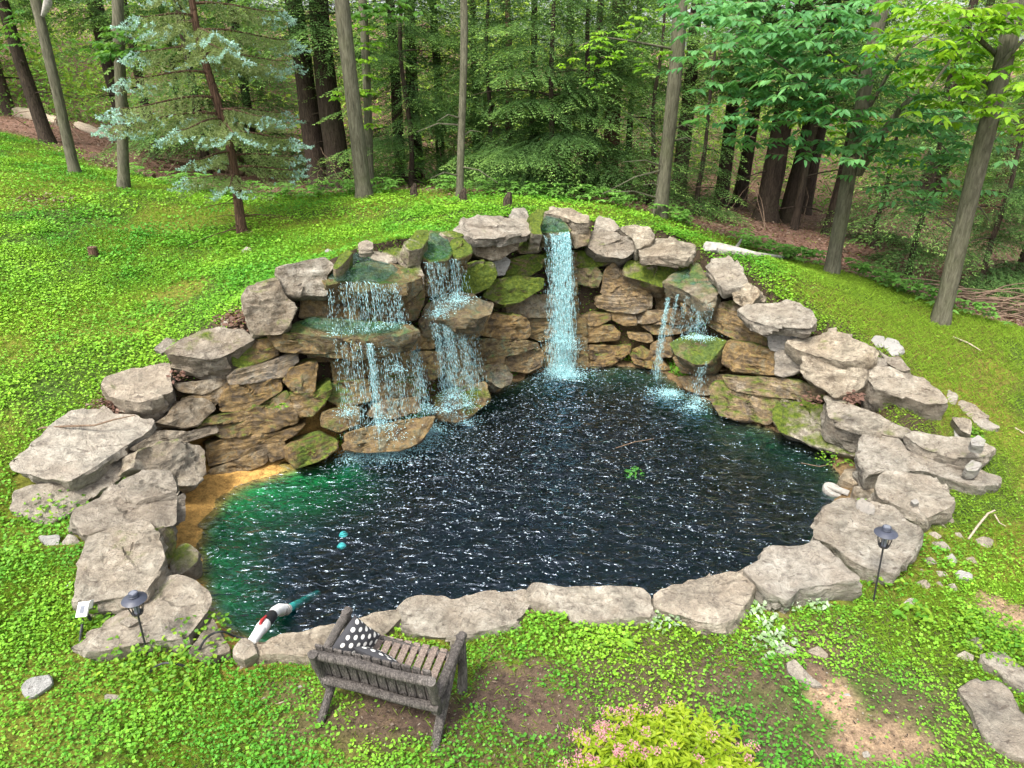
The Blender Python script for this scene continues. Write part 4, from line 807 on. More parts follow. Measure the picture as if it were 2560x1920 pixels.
T8 = [(1690,250),(1640,260),(1750,330),(1900,400),(1960,420),(1600,170),(1660,90),(1540,130),(1730,20),(1850,20),(1660,160),(1700,210),(1580,90),(1630,150),(1900,110),(1940,130),(1980,150),(1860,330),(1900,330),(2050,240),(1720,300),(1680,60),(1560,200),(1540,80),(1610,300),(2000,110),(2080,330),(1820,70),(1780,30),(1560,30),(1600,65),(1625,100),(1590,120),(1660,60),(1700,90),(1680,130),(1730,110),(1760,140),(1720,160),(1690,190),(1650,210),(1740,190),(1780,180),(1800,210),(1760,230),(1820,240),(1850,220),(1780,265),(1730,255),(1830,190),(1790,120),(1750,70),(1800,70),(1850,90),(1830,140),(1880,150),(1920,190),(1960,200),(1990,230),(1940,240),(2000,265),(2040,285),(2060,310),(2020,330),(2060,350),(2040,390),(2000,395),(1980,300),(1930,280),(1890,260),(1960,330),(2070,270),(1700,30),(1640,20),(1760,20),(1820,20),(1870,40),(1770,300),(1800,330),(1830,310),(1680,255),(1600,200),(1580,255)]
t_, b_ = grey_tree(1795, 592, 1868, 210, None, .112, 'forked grey tree with big drooping compound leaves on the right bank', limbs=[([(1852,375,0),(1885,320,-.2),(1920,270,-.4),(1945,235,-.5),(1990,190,-.6)], .085), ([(1862,300,0),(1800,230,-.5),(1740,180,-.8),(1660,120,-1.)], .03), ([(1880,230,0),(1940,120,-.4),(2020,70,-.6)], .03), ([(1930,255,-.4),(1990,270,-.7),(2050,330,-.9)], .02), ([(1870,180,0),(1790,110,-.4),(1720,50,-.6)], .025)],
    sets=[(T8, -.75, .26, 6, .155, .07, GREEN), ([(1800,265),(1880,70),(1940,345),(1960,360),(1750,240),(1830,120),(1920,60),(2010,110)], -.2, .25, 5, .13, .06, LIME)], seed=8, taper=.55); high_crown(t_, b_, 14, 2.4, 7)
T9 = [(1960,30),(1980,80),(2000,140),(2180,60),(2190,30),(2140,250),(2185,260),(2205,290),(1950,90),(2060,230),(2010,60),(2050,40),(2090,70),(2060,110),(2020,95),(2110,30),(2140,60),(2100,120),(2070,150),(2130,140),(2030,150),(2150,20),(2080,10),(2160,100),(2040,190),(2100,190),(2190,150),(2210,200),(2195,100),(2000,20),(2120,200),(2085,215)]
t_, b_ = grey_tree(2030, 700, 2198, 0, None, .118, 'rightmost leaning grey trunk with bright yellow green leaves above', limbs=[([(2165,130,0),(2110,80,-.4),(2060,120,-.6),(2010,190,-.7)], .035), ([(2125,185,0),(2170,130,-.3),(2212,85,-.4)], .05), ([(2105,330,0),(2150,300,.3),(2180,260,.4)], .014)], twigs=[(2085,440,2140,480,.4),(2070,500,2020,470,.5)],
    sets=[(T9, -.4, .24, 6, .14, .066, LIME)], seed=9, taper=.62, dY=-.2); high_crown(t_, b_, 12, 2., 7.5)

# --- blue spruce: tiers of boughs, hanging grey green twigs, blue white tips
def spruce():
    b0 = gp(qp(524, 508)); root = empty('blue_spruce', b0, 'blue spruce with pale blue tipped tiered boughs on the left lawn', 'tree'); mb = MB(); rg = np.random.default_rng(21); H = 6.6
    top = atY(qp(428, 0), b0[1]+.1); pts, rad = trunk_mb(mb, b0, top, .085, H, 13, .05, .12, 1.3, 20, 10); P = []; D = []; T = []
    def tr(z):
        i = min(len(pts)-2, int(z/H*20)); f = z/H*20-i; a = pts[i]*(1-f)+pts[i+1]*f; return a
    for k in range(15):
        a = rg.uniform(0, 6.28); mb.tube(twig_pts(tr(rg.uniform(.25, 1.3)), (math.cos(a), math.sin(a), rg.uniform(-.25, .2)), rg.uniform(.4, 1.), .2, k), [.011, .009, .007, .005, .004, .003], 4, cap=False)
    tiers = [(1.3, 1.3, 6), (1.85, 1.45, 4), (2.15, 1.5, 6), (2.8, 1.5, 6), (3.4, 1.42, 6), (4.0, 1.25, 5), (4.55, 1.1, 5), (5.0, .95, 4), (5.25, 1., 5), (5.6, .75, 5), (6., .5, 5), (6.4, .3, 4)]
    for z0, L0, nb in tiers:
        ph = rg.uniform(0, 6.28)
        for q in range(nb):
            az = ph+6.283*q/nb+rg.normal(0, .3); L = L0*rg.uniform(.6, 1.15); a = tr(z0+rg.uniform(-.22, .22)); hd = np.array((math.cos(az), math.sin(az), 0)); sd = np.array((-math.sin(az), math.cos(az), 0))
            dz = lambda s: .16*s*L-.42*L*s**2+.2*L*s**4
            ax = [a+hd*s*L+np.array((0, 0, dz(s))) for s in np.linspace(0, 1, 7)]; mb.tube(ax, np.linspace(.022, .005, 7), 5, cap=False)
            n = max(6, int(L/.08))
            for s in np.linspace(.12, 1, n):
                for sg in (-1, 1):
                    tl = (.5*L0*(.25+.75*(1-s))+.08)*rg.uniform(.55, 1.2)*min(1, .35+s*2.2); m = max(3, int(tl/.03)); u_ = np.linspace(.06, 1, m); ang = rg.uniform(.6, 1.)
                    dr = hd*math.cos(ang)+sd*sg*math.sin(ang); p0 = a+hd*s*L+np.array((0, 0, dz(s))); pt = p0+dr*(u_*tl)[:, None]; pt[:, 2] += -.85*tl*u_**1.25+.4*tl*u_**4
                    P.append(pt); D.append(np.tile(dr, (m, 1))+np.array((0, 0, -.5))*(1-u_[:, None])); blue = np.clip((u_-.62)*3, 0, 1)*np.clip(s*2.6-.9+rg.normal(0, .2), 0, 1); T.append(np.maximum(blue, .9*np.clip((s-.86)*8, 0, 1)))
    P = np.concatenate(P); D = unit(np.concatenate(D)); T = np.concatenate(T); n = len(P); Vs = []; Fs = []; Cs = []; n0 = 0
    for r_ in range(6):
        d = unit(D*.75+rg.normal(0, .55, (n, 3))); d[:, 2] += .12; V, Fq, k = leaves(P, d, rg.normal(0, 1, (n, 3)), rg.uniform(.032, .055, n), rg.uniform(.008, .013, n)*(1+T*.9), fold=0)
        c = np.where(T[:, None] > .35, np.array((.36, .53, .5))*(.6+.5*T[:, None]), np.array((.25, .31, .13)))*rg.uniform(.7, 1.3, (n, 1)); Vs.append(V); Fs.append(Fq+n0); n0 += len(V); Cs.append(np.repeat(c, k, 0))
    mb.build('trunk', M['bark_red'], root, smooth=True); mesh_np('needles', np.concatenate(Vs), np.concatenate(Fs), M['needle'], root, np.concatenate(Cs))
spruce()

# --- far woods: leaf masses beyond the countable trunks, coloured bright as if sunlit
def far_woods():
    rg = np.random.default_rng(77); n = 240000; Y = rg.uniform(24, 60, n); X_ = rg.uniform(-1, 1, n)*(Y*.85+4); g = land(X_, Y); Z = g+rg.random(n)**1.15*13
    m = fnoise(X_*.45+Y*.2, Z*.6+Y*.33, 1)+.35*(fnoise(X_*1.3, Z*1.5+Y, 2)-.5); k_ = m > .5; X_, Y, Z, m = X_[k_], Y[k_], Z[k_], m[k_]; n = len(X_)
    P = np.c_[X_, Y, Z]; D = rg.normal(0, 1, (n, 3)); D[:, 2] = D[:, 2]*.35-.25; V, Fq, k = leaves(P, D, np.array((0, 0, 1.))+rg.normal(0, .35, (n, 3)), rg.uniform(.16, .36, n), rg.uniform(.08, .18, n), 'leaf', .15)
    t_ = np.clip(fnoise(X_*.3+9, Z*.35+Y*.2, 3)*2-.5, 0, 1)[:, None]; C = (np.array((.17, .34, .06))*(1-t_)+np.array((.5, .64, .12))*t_)*rg.uniform(.7, 1.3, (n, 1))
    tag(mesh_np('far_woods', V, Fq, M['leaf'], colr=np.repeat(C, k, 0)), kind='stuff')
    n = 150000; Y = rg.uniform(15.5, 42, n); X_ = rg.uniform(-1, 1, n)*(Y*.85+2); m = fnoise(X_*.8, Y*.8, 1); k_ = (m > .5-.06*smooth01(Y, 18, 30)) & (forestness(X_, Y) > 1.2) & ~((X_ < -4) & (Y < 20.5) & (X_ > -22)) & ~((X_ > 2.5) & (Y < 19.5)); X_, Y = X_[k_], Y[k_]; n = len(X_); Z = land(X_, Y)+rg.random(n)**1.4*(.7+3.2*smooth01(Y, 17, 30))
    D = rg.normal(0, 1, (n, 3)); D[:, 2] *= .3; V, Fq, k = leaves(np.c_[X_, Y, Z], D, np.array((0, 0, 1.))+rg.normal(0, .3, (n, 3)), rg.uniform(.07, .15, n), rg.uniform(.04, .08, n), 'leaf', .15)
    C = (np.array((.13, .28, .045)))*rg.uniform(.6, 1.6, (n, 1)); tag(mesh_np('undergrowth', V, Fq, M['leaf'], colr=np.repeat(C, k, 0)), kind='stuff')
far_woods()

# ------------------------------------------------------------------ ground cover
def patch_w(x, y):
    w = np.zeros(len(x))
    for a, b_, rx, ry, k in PATCH:
        d = np.sqrt(((x-a)/rx)**2+((y-b_)/ry)**2)+(fnoise(x*5, y*5, 1)-.5)*.9; w = np.maximum(w, smooth01(d, 1.2, .5)*(.5 if k == 'mix' else .94))
    return w
def cover():
    rg = np.random.default_rng(31)
    def cand(n, x0, x1, y0, y1):
        x = rg.uniform(x0, x1, n); y = rg.uniform(y0, y1, n); k = (abs(x) < y*.86+1.2) & (sdist(np.c_[x, y], WALL) < -.12) & (sdist(np.c_[x, y], WATER) < -.12); x = x[k]; y = y[k]; k = ~on_slab(x, y); return x[k], y[k]
    Vs, Fs, Cs = [], [], []; n0 = 0
    def put(P, D, U, L, W_, C, fold=.3):
        nonlocal n0
        V, Fq, k = leaves(P, D, U, L, W_, fold=fold); Vs.append(V); Fs.append(Fq+n0); n0 += len(V); Cs.append(np.repeat(C, k, 0))
    for (n, x0, x1, y0, y1, ls) in [(150000, -5, 5, 2.3, 4.9, .027), (200000, -8, 8, 4.0, 8.0, .032), (200000, -10, 9, 8.0, 11.5, .038), (200000, -16, 9, 11.0, 19.0, .045)]:
        x, y = cand(n, x0, x1, y0, y1); fo_ = forestness(x, y)+(fnoise(x*.9, y*.9, 1)-.5)*1.4
        bare = patch_w(x, y); right = smooth01(x, 3.4, 5.2)*smooth01(y, 4.5, 7); cl_ = fnoise(x*1.4, y*1.4, 0)
        dens = (1-bare)*(1-smooth01(fo_, -.3, .5)*.93)*(.28+.72*smooth01(cl_, .32, .55))*(1-.32*smooth01(fnoise(x*.8, y*.8, 2), .45, .62)); dens *= 1-right*(.35+.4*smooth01(fnoise(x*.9+3, y*.9, 3), .4, .6))
        front = smooth01(y, 5, 4.2)*smooth01(x, -2.2, -.6); dens *= 1-front*(.0+.36*smooth01(fnoise(x*1.9+3, y*1.9, 1), .36, .55))
        k = rg.random(len(x)) < dens; x, y, right, cl_, fo_ = x[k], y[k], right[k], cl_[k], fo_[k]; m = len(x); g = ground(x, y)
        tall = fnoise(x*2.3+5, y*2.3, 3)
        z = g+rg.random(m)*(.02+.09*tall)*(1-.6*right); a = rg.uniform(0, 6.283, m); D = np.c_[np.cos(a), np.sin(a), rg.normal(.05, .3, m)]
        U = np.array((0, 0, 1.))+rg.normal(0, .38, (m, 3)); t_ = np.clip(fnoise(x*1.1+2, y*1.1+5, 2)*1.9-.45+rg.normal(0, .12, m), 0, 1)[:, None]
        C = np.array((.085, .31, .028))*(1-t_)+np.array((.28, .53, .04))*t_; r_ = right[:, None]; C = C*(1-.6*r_)+np.array((.24, .36, .03))*.6*r_
        sh = smooth01(fo_, -1.6, -.3)[:, None]; C = C
        C = C*rg.uniform(.65, 1.2, (m, 1)); L = ls*rg.uniform(.55, 1.35, m)*(1+.35*(tall-.5)*2)*(1-.35*right); put(np.c_[x, y, z], D, U, L, L*rg.uniform(.6, .85, m), C)
        # grass and moss tufts between the leaves
        x, y = cand(int(n*.8), x0, x1, y0, y1); fo_ = forestness(x, y); gm = fnoise(x*.9+11, y*.9+2, 1); rt = smooth01(x, 3., 5.)*smooth01(y, 4, 6)
        far_l = smooth01(y, 11.6, 13)*smooth01(x, -2, -4)
        k = rg.random(len(x)) < np.clip(smooth01(gm, .38, .6)*.75+rt*.7+far_l*.8, 0, 1)*(1-patch_w(x, y))*(1-smooth01(fo_, -.1, .4)); x, y = x[k], y[k]; m = len(x)
        a = rg.uniform(0, 6.283, m); D = np.c_[np.cos(a)*.7, np.sin(a)*.7, rg.uniform(.35, 1., m)]; L = rg.uniform(.03, .075, m)*(1+ls*8)
        C = np.array((.2, .32, .03))*rg.uniform(.6, 1.4, (m, 1)); put(np.c_[x, y, ground(x, y)], D, np.c_[-np.sin(a), np.cos(a), np.zeros(m)], L, .0035+L*.07, C, 0)
    tag(mesh_np('ground_cover', np.concatenate(Vs), np.concatenate(Fs), M['cover'], colr=np.concatenate(Cs)), kind='stuff')
    # bigger broad leaves along the edge of the mound
    n = 2600; u = rg.random(n); ex = -9+u*18.5; ey = np.interp(ex, EX, EY)+rg.normal(-.1, .28, n); k = rg.random(n) < smooth01(fnoise(ex*1.6, ey*.5, 2), .35, .55)*np.where(ex > 2.5, 1, .45); ex, ey = ex[k], ey[k]; n = len(ex)
    P = []; D = []; C = []
    for x, y in zip(ex, ey):
        z = G(x, y)+rg.uniform(.08, .3); a0 = rg.uniform(0, 6.28); c = np.array((.15, .32, .06))*rg.uniform(.7, 1.5)
        for q in range(5):
            a = a0+q*1.2566; P.append((x, y, z)); D.append((math.cos(a), math.sin(a), rg.uniform(-.35, .15))); C.append(c)
    n = len(P); V, Fq, k = leaves(np.array(P), np.array(D), np.array((0, 0, 1.))+rg.normal(0, .15, (n, 3)), rg.uniform(.06, .13, n), rg.uniform(.035, .07, n), 'leaf', .15)
    tag(mesh_np('edge_plants', V, Fq, M['leaf'], colr=np.repeat(np.array(C), k, 0)), kind='stuff')
    # dead leaves on the forest floor and in pockets between the stones
    n = 90000; y = rg.uniform(8.5, 26, n); x = rg.uniform(-1, 1, n)*(y*.85+1.5); fo_ = forestness(x, y)+(fnoise(x*.9, y*.9, 1)-.5)*1.4; k = rg.random(n) < smooth01(fo_, -.3, .4)*np.clip(1.5-y/24, .25, 1); x, y = x[k], y[k]
    for qx, qy, Y, r_ in [(225,870,None,.18),(240,880,None,.15),(500,690,None,.2),(520,700,None,.15),(130,435,None,.5),(60,430,None,.4),(530,512,None,.3)]:
        p = gp(qp(qx, qy)); m = 160; x = np.r_[x, rg.normal(p[0], r_*.5, m)]; y = np.r_[y, rg.normal(p[1], r_*.4, m)]
    n = len(x); P = np.c_[x, y, ground(x, y)+rg.uniform(.004, .03, n)]; a = rg.uniform(0, 6.283, n)
    V, Fq, k = leaves(P, np.c_[np.cos(a), np.sin(a), rg.normal(0, .25, n)], np.array((0, 0, 1.))+rg.normal(0, .3, (n, 3)), rg.uniform(.05, .1, n), rg.uniform(.03, .06, n), fold=.4)
    pal = np.array([(.2, .12, .09), (.27, .17, .13), (.12, .07, .05), (.3, .22, .17), (.16, .08, .055)]); C = pal[rg.integers(0, 5, n)]*rg.uniform(.7, 1.3, (n, 1))
    tag(mesh_np('dead_leaves', V, Fq, M['cover'], colr=np.repeat(C, k, 0)), kind='stuff')
    # reddish dead leaves lodged on stones
    P = []
    for reg, x, y, r_, m, out in [('R1',1050,1050,45,26,.1),('R1',610,1180,60,40,.1),('R4',960,770,55,60,.15),('R4',680,770,60,30,.1),('R4',1575,975,30,14,.2),('R3',1880,1265,50,40,.15),('R1',330,1420,55,30,.2),('R1',1340,720,60,30,.2)]:
        for q in range(m):
            p, _ = wallhit(px(reg, x+rg.normal(0, r_*.6), y+rg.normal(0, r_*.35)), out+.22); P.append(p+np.array((0, 0, .02)))
    P = np.array(P); n = len(P); a = rg.uniform(0, 6.283, n); V, Fq, k = leaves(P, np.c_[np.cos(a), np.sin(a), rg.normal(0, .25, n)], np.array((0, -.3, 1.))+rg.normal(0, .3, (n, 3)), rg.uniform(.04, .08, n), rg.uniform(.02, .045, n), fold=.4)
    tag(mesh_np('lodged_leaves', V, Fq, M['cover'], colr=np.repeat(np.array((.17, .095, .07))*rg.uniform(.6, 1.4, (n, 1)), k, 0)), kind='stuff')
cover()
def crumbs():
    rg = np.random.default_rng(61); n = 16000; x = rg.uniform(-2.5, 4.6, n); y = rg.uniform(2.4, 5., n); w = patch_w(x, y); k = (rg.random(n) < .12+.55*w) & ~on_slab(x, y) & (sdist(np.c_[x, y], WALL) < -.1); x, y = x[k], y[k]; n = len(x)
    a = rg.uniform(0, 6.283, n); P = np.c_[x, y, ground(x, y)+rg.uniform(.003, .012, n)]; pal = np.array([(.2, .15, .11), (.12, .085, .06), (.3, .26, .21), (.06, .045, .038), (.16, .17, .04), (.4, .36, .3)]); C = pal[rg.choice(6, n, p=[.25, .25, .14, .2, .13, .03])]*rg.uniform(.7, 1.2, (n, 1))
    V, Fq, k = leaves(P, np.c_[np.cos(a), np.sin(a), rg.normal(0, .3, n)], np.array((0, 0, 1.))+rg.normal(0, .4, (n, 3)), rg.gamma(2., .007, n)+.006, rg.gamma(2., .003, n)+.004, fold=.5); tag(mesh_np('soil_crumbs', V, Fq, M['cover'], colr=np.repeat(C, k, 0)), kind='stuff')
crumbs()
def clump(name, spots, spread, n, L, W_, c1, c2, hgt, label, cat='plant', shape='leaf', group=None, up=.1, mat='leaf'):
    rg = np.random.default_rng(int(abs(spots[0][0])*7+n)); P = []
    for p in spots:
        for q in range(n):
            a = rg.uniform(0, 6.28); r_ = spread*math.sqrt(rg.random()); P.append((p[0]+r_*math.cos(a), p[1]+r_*math.sin(a), p[2]+hgt*(1-(r_/spread)**2*.7)*rg.uniform(.4, 1)))
    P = np.array(P); m = len(P); a = rg.uniform(0, 6.283, m); V, Fq, k = leaves(P, np.c_[np.cos(a), np.sin(a), rg.normal(up, .3, m)], np.array((0, 0, 1.))+rg.normal(0, .28, (m, 3)), L*rg.uniform(.7, 1.3, m), W_*rg.uniform(.7, 1.3, m), shape, .2)
    t_ = rg.random((m, 1)); C = (np.array(c1)*(1-t_)+np.array(c2)*t_)*rg.uniform(.8, 1.2, (m, 1))
    root = empty(name, np.mean([np.array(s) for s in spots], 0), label, cat, group); mesh_np('foliage', V, Fq, M[mat], root, np.repeat(C, k, 0)); return root
Wv = lambda lst: [gp(qp(x, y)) for x, y in lst]
for x, y in [(1415,1335),(1440,1345),(1620,1310),(1650,1335),(1690,1305),(1740,1305),(1760,1310),(1665,1370),(1690,1390),(1655,1400),(1600,1290)]:
    clump('variegated_plant', Wv([(x, y)]), .13, 34, .05, .034, (.62, .7, .57), (.2, .36, .1), .12, 'low weed with silvery white and green leaves by the front edge slabs', 'plant', group='variegated weeds along the front slabs')
for (x, y, s, n, L, h_, lab) in [(1970,1340,.14,30,.075,.22,'tall pale green weed beside a pale rock right of the lamp'),(1340,1395,.14,26,.07,.09,'leafy dandelion rosette in front of the middle edge slab'),(1800,995,.22,90,.045,.16,'bright green weeds growing at the right waterline'),(200,1345,.14,46,.05,.14,'bright weeds between the two left lamp slabs'),(395,1415,.42,420,.045,.26,'mound of light green leaves at the foot of the left garden lamp'),(285,1420,.3,190,.045,.2,'light green weeds at the base of the left lamp pole'),(110,1090,.4,260,.05,.2,'dark green leafy clump left of the big tan boulder'),(2150,1390,.35,420,.035,.22,'dense lime green clump at the right edge above the stepping stone'),(1900,1250,.2,90,.05,.16,'ferny weeds right of the lamp slab'),(610,880,.07,40,.035,.05,'tiny bright plant growing from the left wall'),(2100,940,.12,30,.06,.1,'small fern on the outer right bank')]:
    p = gp(qp(x, y)) if (x, y) != (610, 880) else wallhit(qp(x, y), .25)[0]
    clump('leafy_weed', [p], s, n, L, L*.62, (.1, .28, .03), (.28, .45, .035), h_, lab)
# spirea shrub with pink flower heads, foot of the frame
def spirea():
    rg = np.random.default_rng(9); c = onz(qp(1440, 1665), .1); root = empty('flowering_shrub', (c[0], c[1], G(c[0], c[1])), 'lime leaved shrub with pink flower heads at the bottom edge', 'shrub'); st = MB(); P = []; D = []; C = []; heads = []
    for q in range(210):
        a = rg.uniform(0, 6.28); r_ = math.sqrt(rg.random()); rx, ry = .66, .46; x = c[0]+rx*r_*math.cos(a); y = c[1]+ry*r_*math.sin(a); hz = (.3*(1-.5*r_*r_))*rg.uniform(.6, 1.2); b = np.array((c[0]+rx*.3*r_*math.cos(a), c[1]+ry*.3*r_*math.sin(a), 0.)); e = np.array((x, y, hz))
        st.tube([b, (b+e)/2+np.array((0, 0, .05)), e], [.005, .004, .003], 4, cap=False)
        for t_ in np.linspace(.35, 1, 15):
            for s in range(2):
                p = b*(1-t_)+e*t_+np.array((0, 0, .05*4*t_*(1-t_))); a2 = rg.uniform(0, 6.28); P.append(p); D.append((math.cos(a2), math.sin(a2), rg.uniform(-.1, .65))); f = t_*rg.uniform(.6, 1.1); C.append(np.array((.15, .3, .015))*(1-f)+np.array((.36, .46, .025))*f)
        if rg.random() < .7 and (x < c[0]-.1 or rg.random() < .25): heads.append((e+np.array((0, 0, .02)), rg.uniform(.03, .05)))
    n = len(P); V, Fq, k = leaves(np.array(P), np.array(D), np.array((0, 0, 1.))+rg.normal(0, .25, (n, 3)), rg.uniform(.04, .075, n), rg.uniform(.018, .03, n), 'leaf', .2)
    mesh_np('foliage', V, Fq, M['leaf'], root, np.repeat(np.array(C), k, 0)); st.build('stems', M['twig'], root)
    fm = []
    for hpos, r_ in heads:
        P = []
        for q in range(34):
            a = rg.uniform(0, 6.28); rr_ = r_*math.sqrt(rg.random()); P.append(hpos+np.array((rr_*math.cos(a), rr_*math.sin(a), .012*(1-(rr_/r_)**2)+rg.uniform(0, .008))))
        n = len(P); a = rg.uniform(0, 6.283, n); V, Fq, k = leaves(np.array(P), np.c_[np.cos(a), np.sin(a), rg.uniform(.1, .8, n)], np.array((0, 0, 1.))+rg.normal(0, .3, (n, 3)), .014, .011); t_ = rg.random((n, 1)); cc = np.array((.55, .2, .3))*(1-t_)+np.array((.62, .36, .36))*t_; mesh_np('flower_head', V, Fq, M['leaf'], root, np.repeat(cc, k, 0))
spirea()

# ------------------------------------------------------------------ waterfalls: separate strands and drops in free fall
def drops_mesh(P, D, L, Wd):
    """slender four-sided drops"""
    P = np.array(P); D = unit(D); n = len(P); S = unit(np.cross(D, np.array((.2, 1., .1)))); T = np.cross(D, S); L = np.asarray(L)[:, None]; Wd = np.asarray(Wd)[:, None]
    V = np.stack([P-D*L*.5, P+D*L*.15+S*Wd, P+D*L*.15+T*Wd, P+D*L*.15-S*Wd, P+D*L*.15-T*Wd, P+D*L*.5], 1).reshape(-1, 3); b = (np.arange(n)*6)[:, None]
    Fq = np.concatenate([b+np.array(q) for q in ([0,1,2],[0,2,3],[0,3,4],[0,4,1],[5,2,1],[5,3,2],[5,4,3],[5,1,4])], 1).reshape(-1, 3); return V, Fq
rgf = np.random.default_rng(41)
def top_at(reg, x, y, out):
    p, n = wallhit(px(reg, x, y), out); return p, n
def fall_segment(parts, reg, path, nstr, out, zend, v0, bunch, ropes=(), dens=1., wmul=1., wig=.015):
    """path: edge polyline; bunch: [(centre 0-1, spread, weight)]"""
    pts = [top_at(reg, x, y, out) for x, y in path]; w = np.array([b_[2] for b_ in bunch]); w = w/w.sum(); P = []; D = []; L = []; W_ = []; land_ = []
    def edge(u):
        u = min(max(u, 0), .9999)*(len(pts)-1); i = int(u); f = u-i; return pts[i][0]*(1-f)+pts[i+1][0]*f, unit(pts[i][1]*(1-f)+pts[i+1][1]*f)
    for s in range(nstr):
        b_ = bunch[rgf.choice(len(bunch), p=w)]; u = rgf.normal(b_[0], b_[1])
        if not 0 <= u <= 1: continue
        p, n = edge(u); n = -n if np.dot(n, p-CAM) > 0 else n; ze = zend(p) if callable(zend) else zend; tot = max(.05, p[2]-ze); v = v0*rgf.uniform(.55, 1.25); ph = rgf.uniform(0, 6.28)
        tend = math.sqrt(2*tot/9.8); m = int(max(3, tot/.05*dens)); ts = np.sort(rgf.random(m))**.62*tend
        tan = np.cross(n, (0, 0, 1.)); jit = rgf.normal(0, 1, (m, 2))*(.006+wig*(ts/tend)[:, None]**1.5*2.4)
        q = p+n*(v*ts)[:, None]+tan*jit[:, :1]+n*jit[:, 1:]+np.array((0, 0, -1.))*(4.9*ts*ts)[:, None]
        P.append(q); D.append(np.c_[np.tile(n[:2]*v, (m, 1)), -9.8*ts-.3]); L.append(rgf.uniform(.012, .055, m)*(.5+ts*3.)*wmul); W_.append(rgf.uniform(.0011, .003, m)*wmul); land_.append(p+n*v*tend+np.array((0, 0, -tot)))
    V, Fq = drops_mesh(np.concatenate(P), np.concatenate(D), np.concatenate(L), np.concatenate(W_)); parts['drops'].append((V, Fq))
    mb = parts['stream']
    for u, r_, frac in ropes:
        p, n = edge(u); ze = zend(p) if callable(zend) else zend; tot = max(.05, p[2]-ze)*frac; tend = math.sqrt(2*tot/9.8); v = v0*rgf.uniform(.7, 1.1); tan = np.cross(n, (0, 0, 1.)); m = max(5, int(tot/.05)); k_ = rgf.uniform(0, 99)
        pp = [p-n*.05]+[p+n*v*t_+np.array((0, 0, -4.9*t_*t_))+tan*(.03*mn.noise(Vector((k_, t_*9, 0)))) for t_ in np.linspace(0, tend, m)]
        mb.tube(pp, [r_*.34*(1.3-.9*i/m)*max(.12, 1+1.5*mn.noise(Vector((k_, i*.9, 3)))) for i in range(m+1)], 5, .5, k_)
    return np.array(land_)
def splash(parts, c, r_, n, z, hgt=.12, ecc=.7, key='splash'):
    a = rgf.uniform(0, 6.283, n); q = np.abs(rgf.normal(0, .5, n))*r_; P = np.c_[c[0]+q*np.cos(a), c[1]+q*np.sin(a)*ecc, z+.004+np.maximum(0, hgt*rgf.random(n)**3*np.exp(-q/r_))]
    D = np.c_[np.cos(a), np.sin(a), rgf.normal(0, .6, n)*(P[:, 2] > z+.01)]; V, Fq = drops_mesh(P, D, rgf.uniform(.01, .03, n), rgf.uniform(.002, .005, n)); parts[key].append((V, Fq))
def finish(name, label, parts, film, z0):
    root = empty(name, z0, label, 'waterfall'); cat_ = lambda ls: (np.concatenate([v for v, _ in ls]), np.concatenate([f+sum(len(w) for w, _ in ls[:i]) for i, (v, f) in enumerate(ls)]))
    for key, mat in (('drops', 'water_drop'), ('splash', 'foam'), ('foam', 'foam')):
        if parts[key]:
            V, Fq = cat_(parts[key]); o = mesh_np({'drops': 'falling_drops', 'splash': 'splash', 'foam': 'foam'}[key], V, Fq, M[mat], root); o['kind'] = 'stuff'
    if parts['stream'].v: parts['stream'].build('stream', M['water_drop'], root, smooth=True)
    for q in film: water_film(root, *q)
def water_film(root, reg, pts, out, tilt):
    pp = [px(reg, *map(float, a.split(','))) for a in pts.split()]; ref = max(pp, key=lambda a: a[1]); an, wn_ = wallhit(ref, out); hn = unit(wn_*.55+unit(np.array((-an[0], -an[1], 0)))*.45); n = hn*math.cos(R(tilt))+np.array((0, 0, 1.))*math.sin(R(tilt)); P3 = np.array([onplane(a, an, n) for a in pp])
    V, Fc = stone_geom(P3+n*.022, n, .02, 900+len(pts), 1., 1.3, .35); mesh_np('water_sheet', V, Fc, M['water_film'], root, smooth=True)
new = lambda: {'drops': [], 'splash': [], 'foam': [], 'stream': MB()}
def zat(reg, x, y, out): return wallhit(px(reg, x, y), out)[0][2]
# widest fall, at left
pt = new(); z1 = zat('R2', 760, 775, .4)
a = fall_segment(pt, 'R2', [(515,545),(600,490),(740,486),(850,505),(945,488)], 95, .47, z1, .35, [(.08, .04, .8), (.33, .06, 3), (.46, .06, 2), (.6, .05, 2.4), (.75, .08, 2.2), (.9, .06, 2)], [(.3, .008, .9), (.36, .006, .8), (.5, .008, .9), (.56, .014, 1.), (.62, .008, .9), (.05, .007, .5), (.68, .006, .6), (.42, .006, .7)], 1.2)
for q in a[::5]: splash(pt, q, .12, 9, z1, .14)
b2 = fall_segment(pt, 'R2', [(540,815),(620,840),(700,845),(780,850),(880,870),(1000,860),(1050,850)], 105, .45, WZ, .35, [(.1, .06, 1), (.3, .08, 1.2), (.47, .025, 3.2), (.62, .1, 2.2), (.8, .1, 2.4), (.95, .05, 1.4)], [(.45, .008, .45), (.472, .008, .9), (.5, .006, .7), (.36, .006, .5), (.9, .006, .5), (.25, .006, .5), (.7, .005, .6)], 1.15)
for q in b2[::4]: splash(pt, q, .28, 16, WZ, .12)
for x, y, r_, n in [(870,1500,.5,1300),(960,1470,.42,900),(720,1520,.34,500),(1060,1420,.36,600),(900,1400,.3,300),(1040,1340,.3,250),(620,1540,.2,120),(850,1330,.3,200),(640,1270,.2,160),(930,1010,.12,120)]:
    p = onz(px('R2', x, y), WZ) if y > 1400 else wallhit(px('R2', x, y), .35)[0]; splash(pt, p, r_, n, p[2], .16, key='foam')
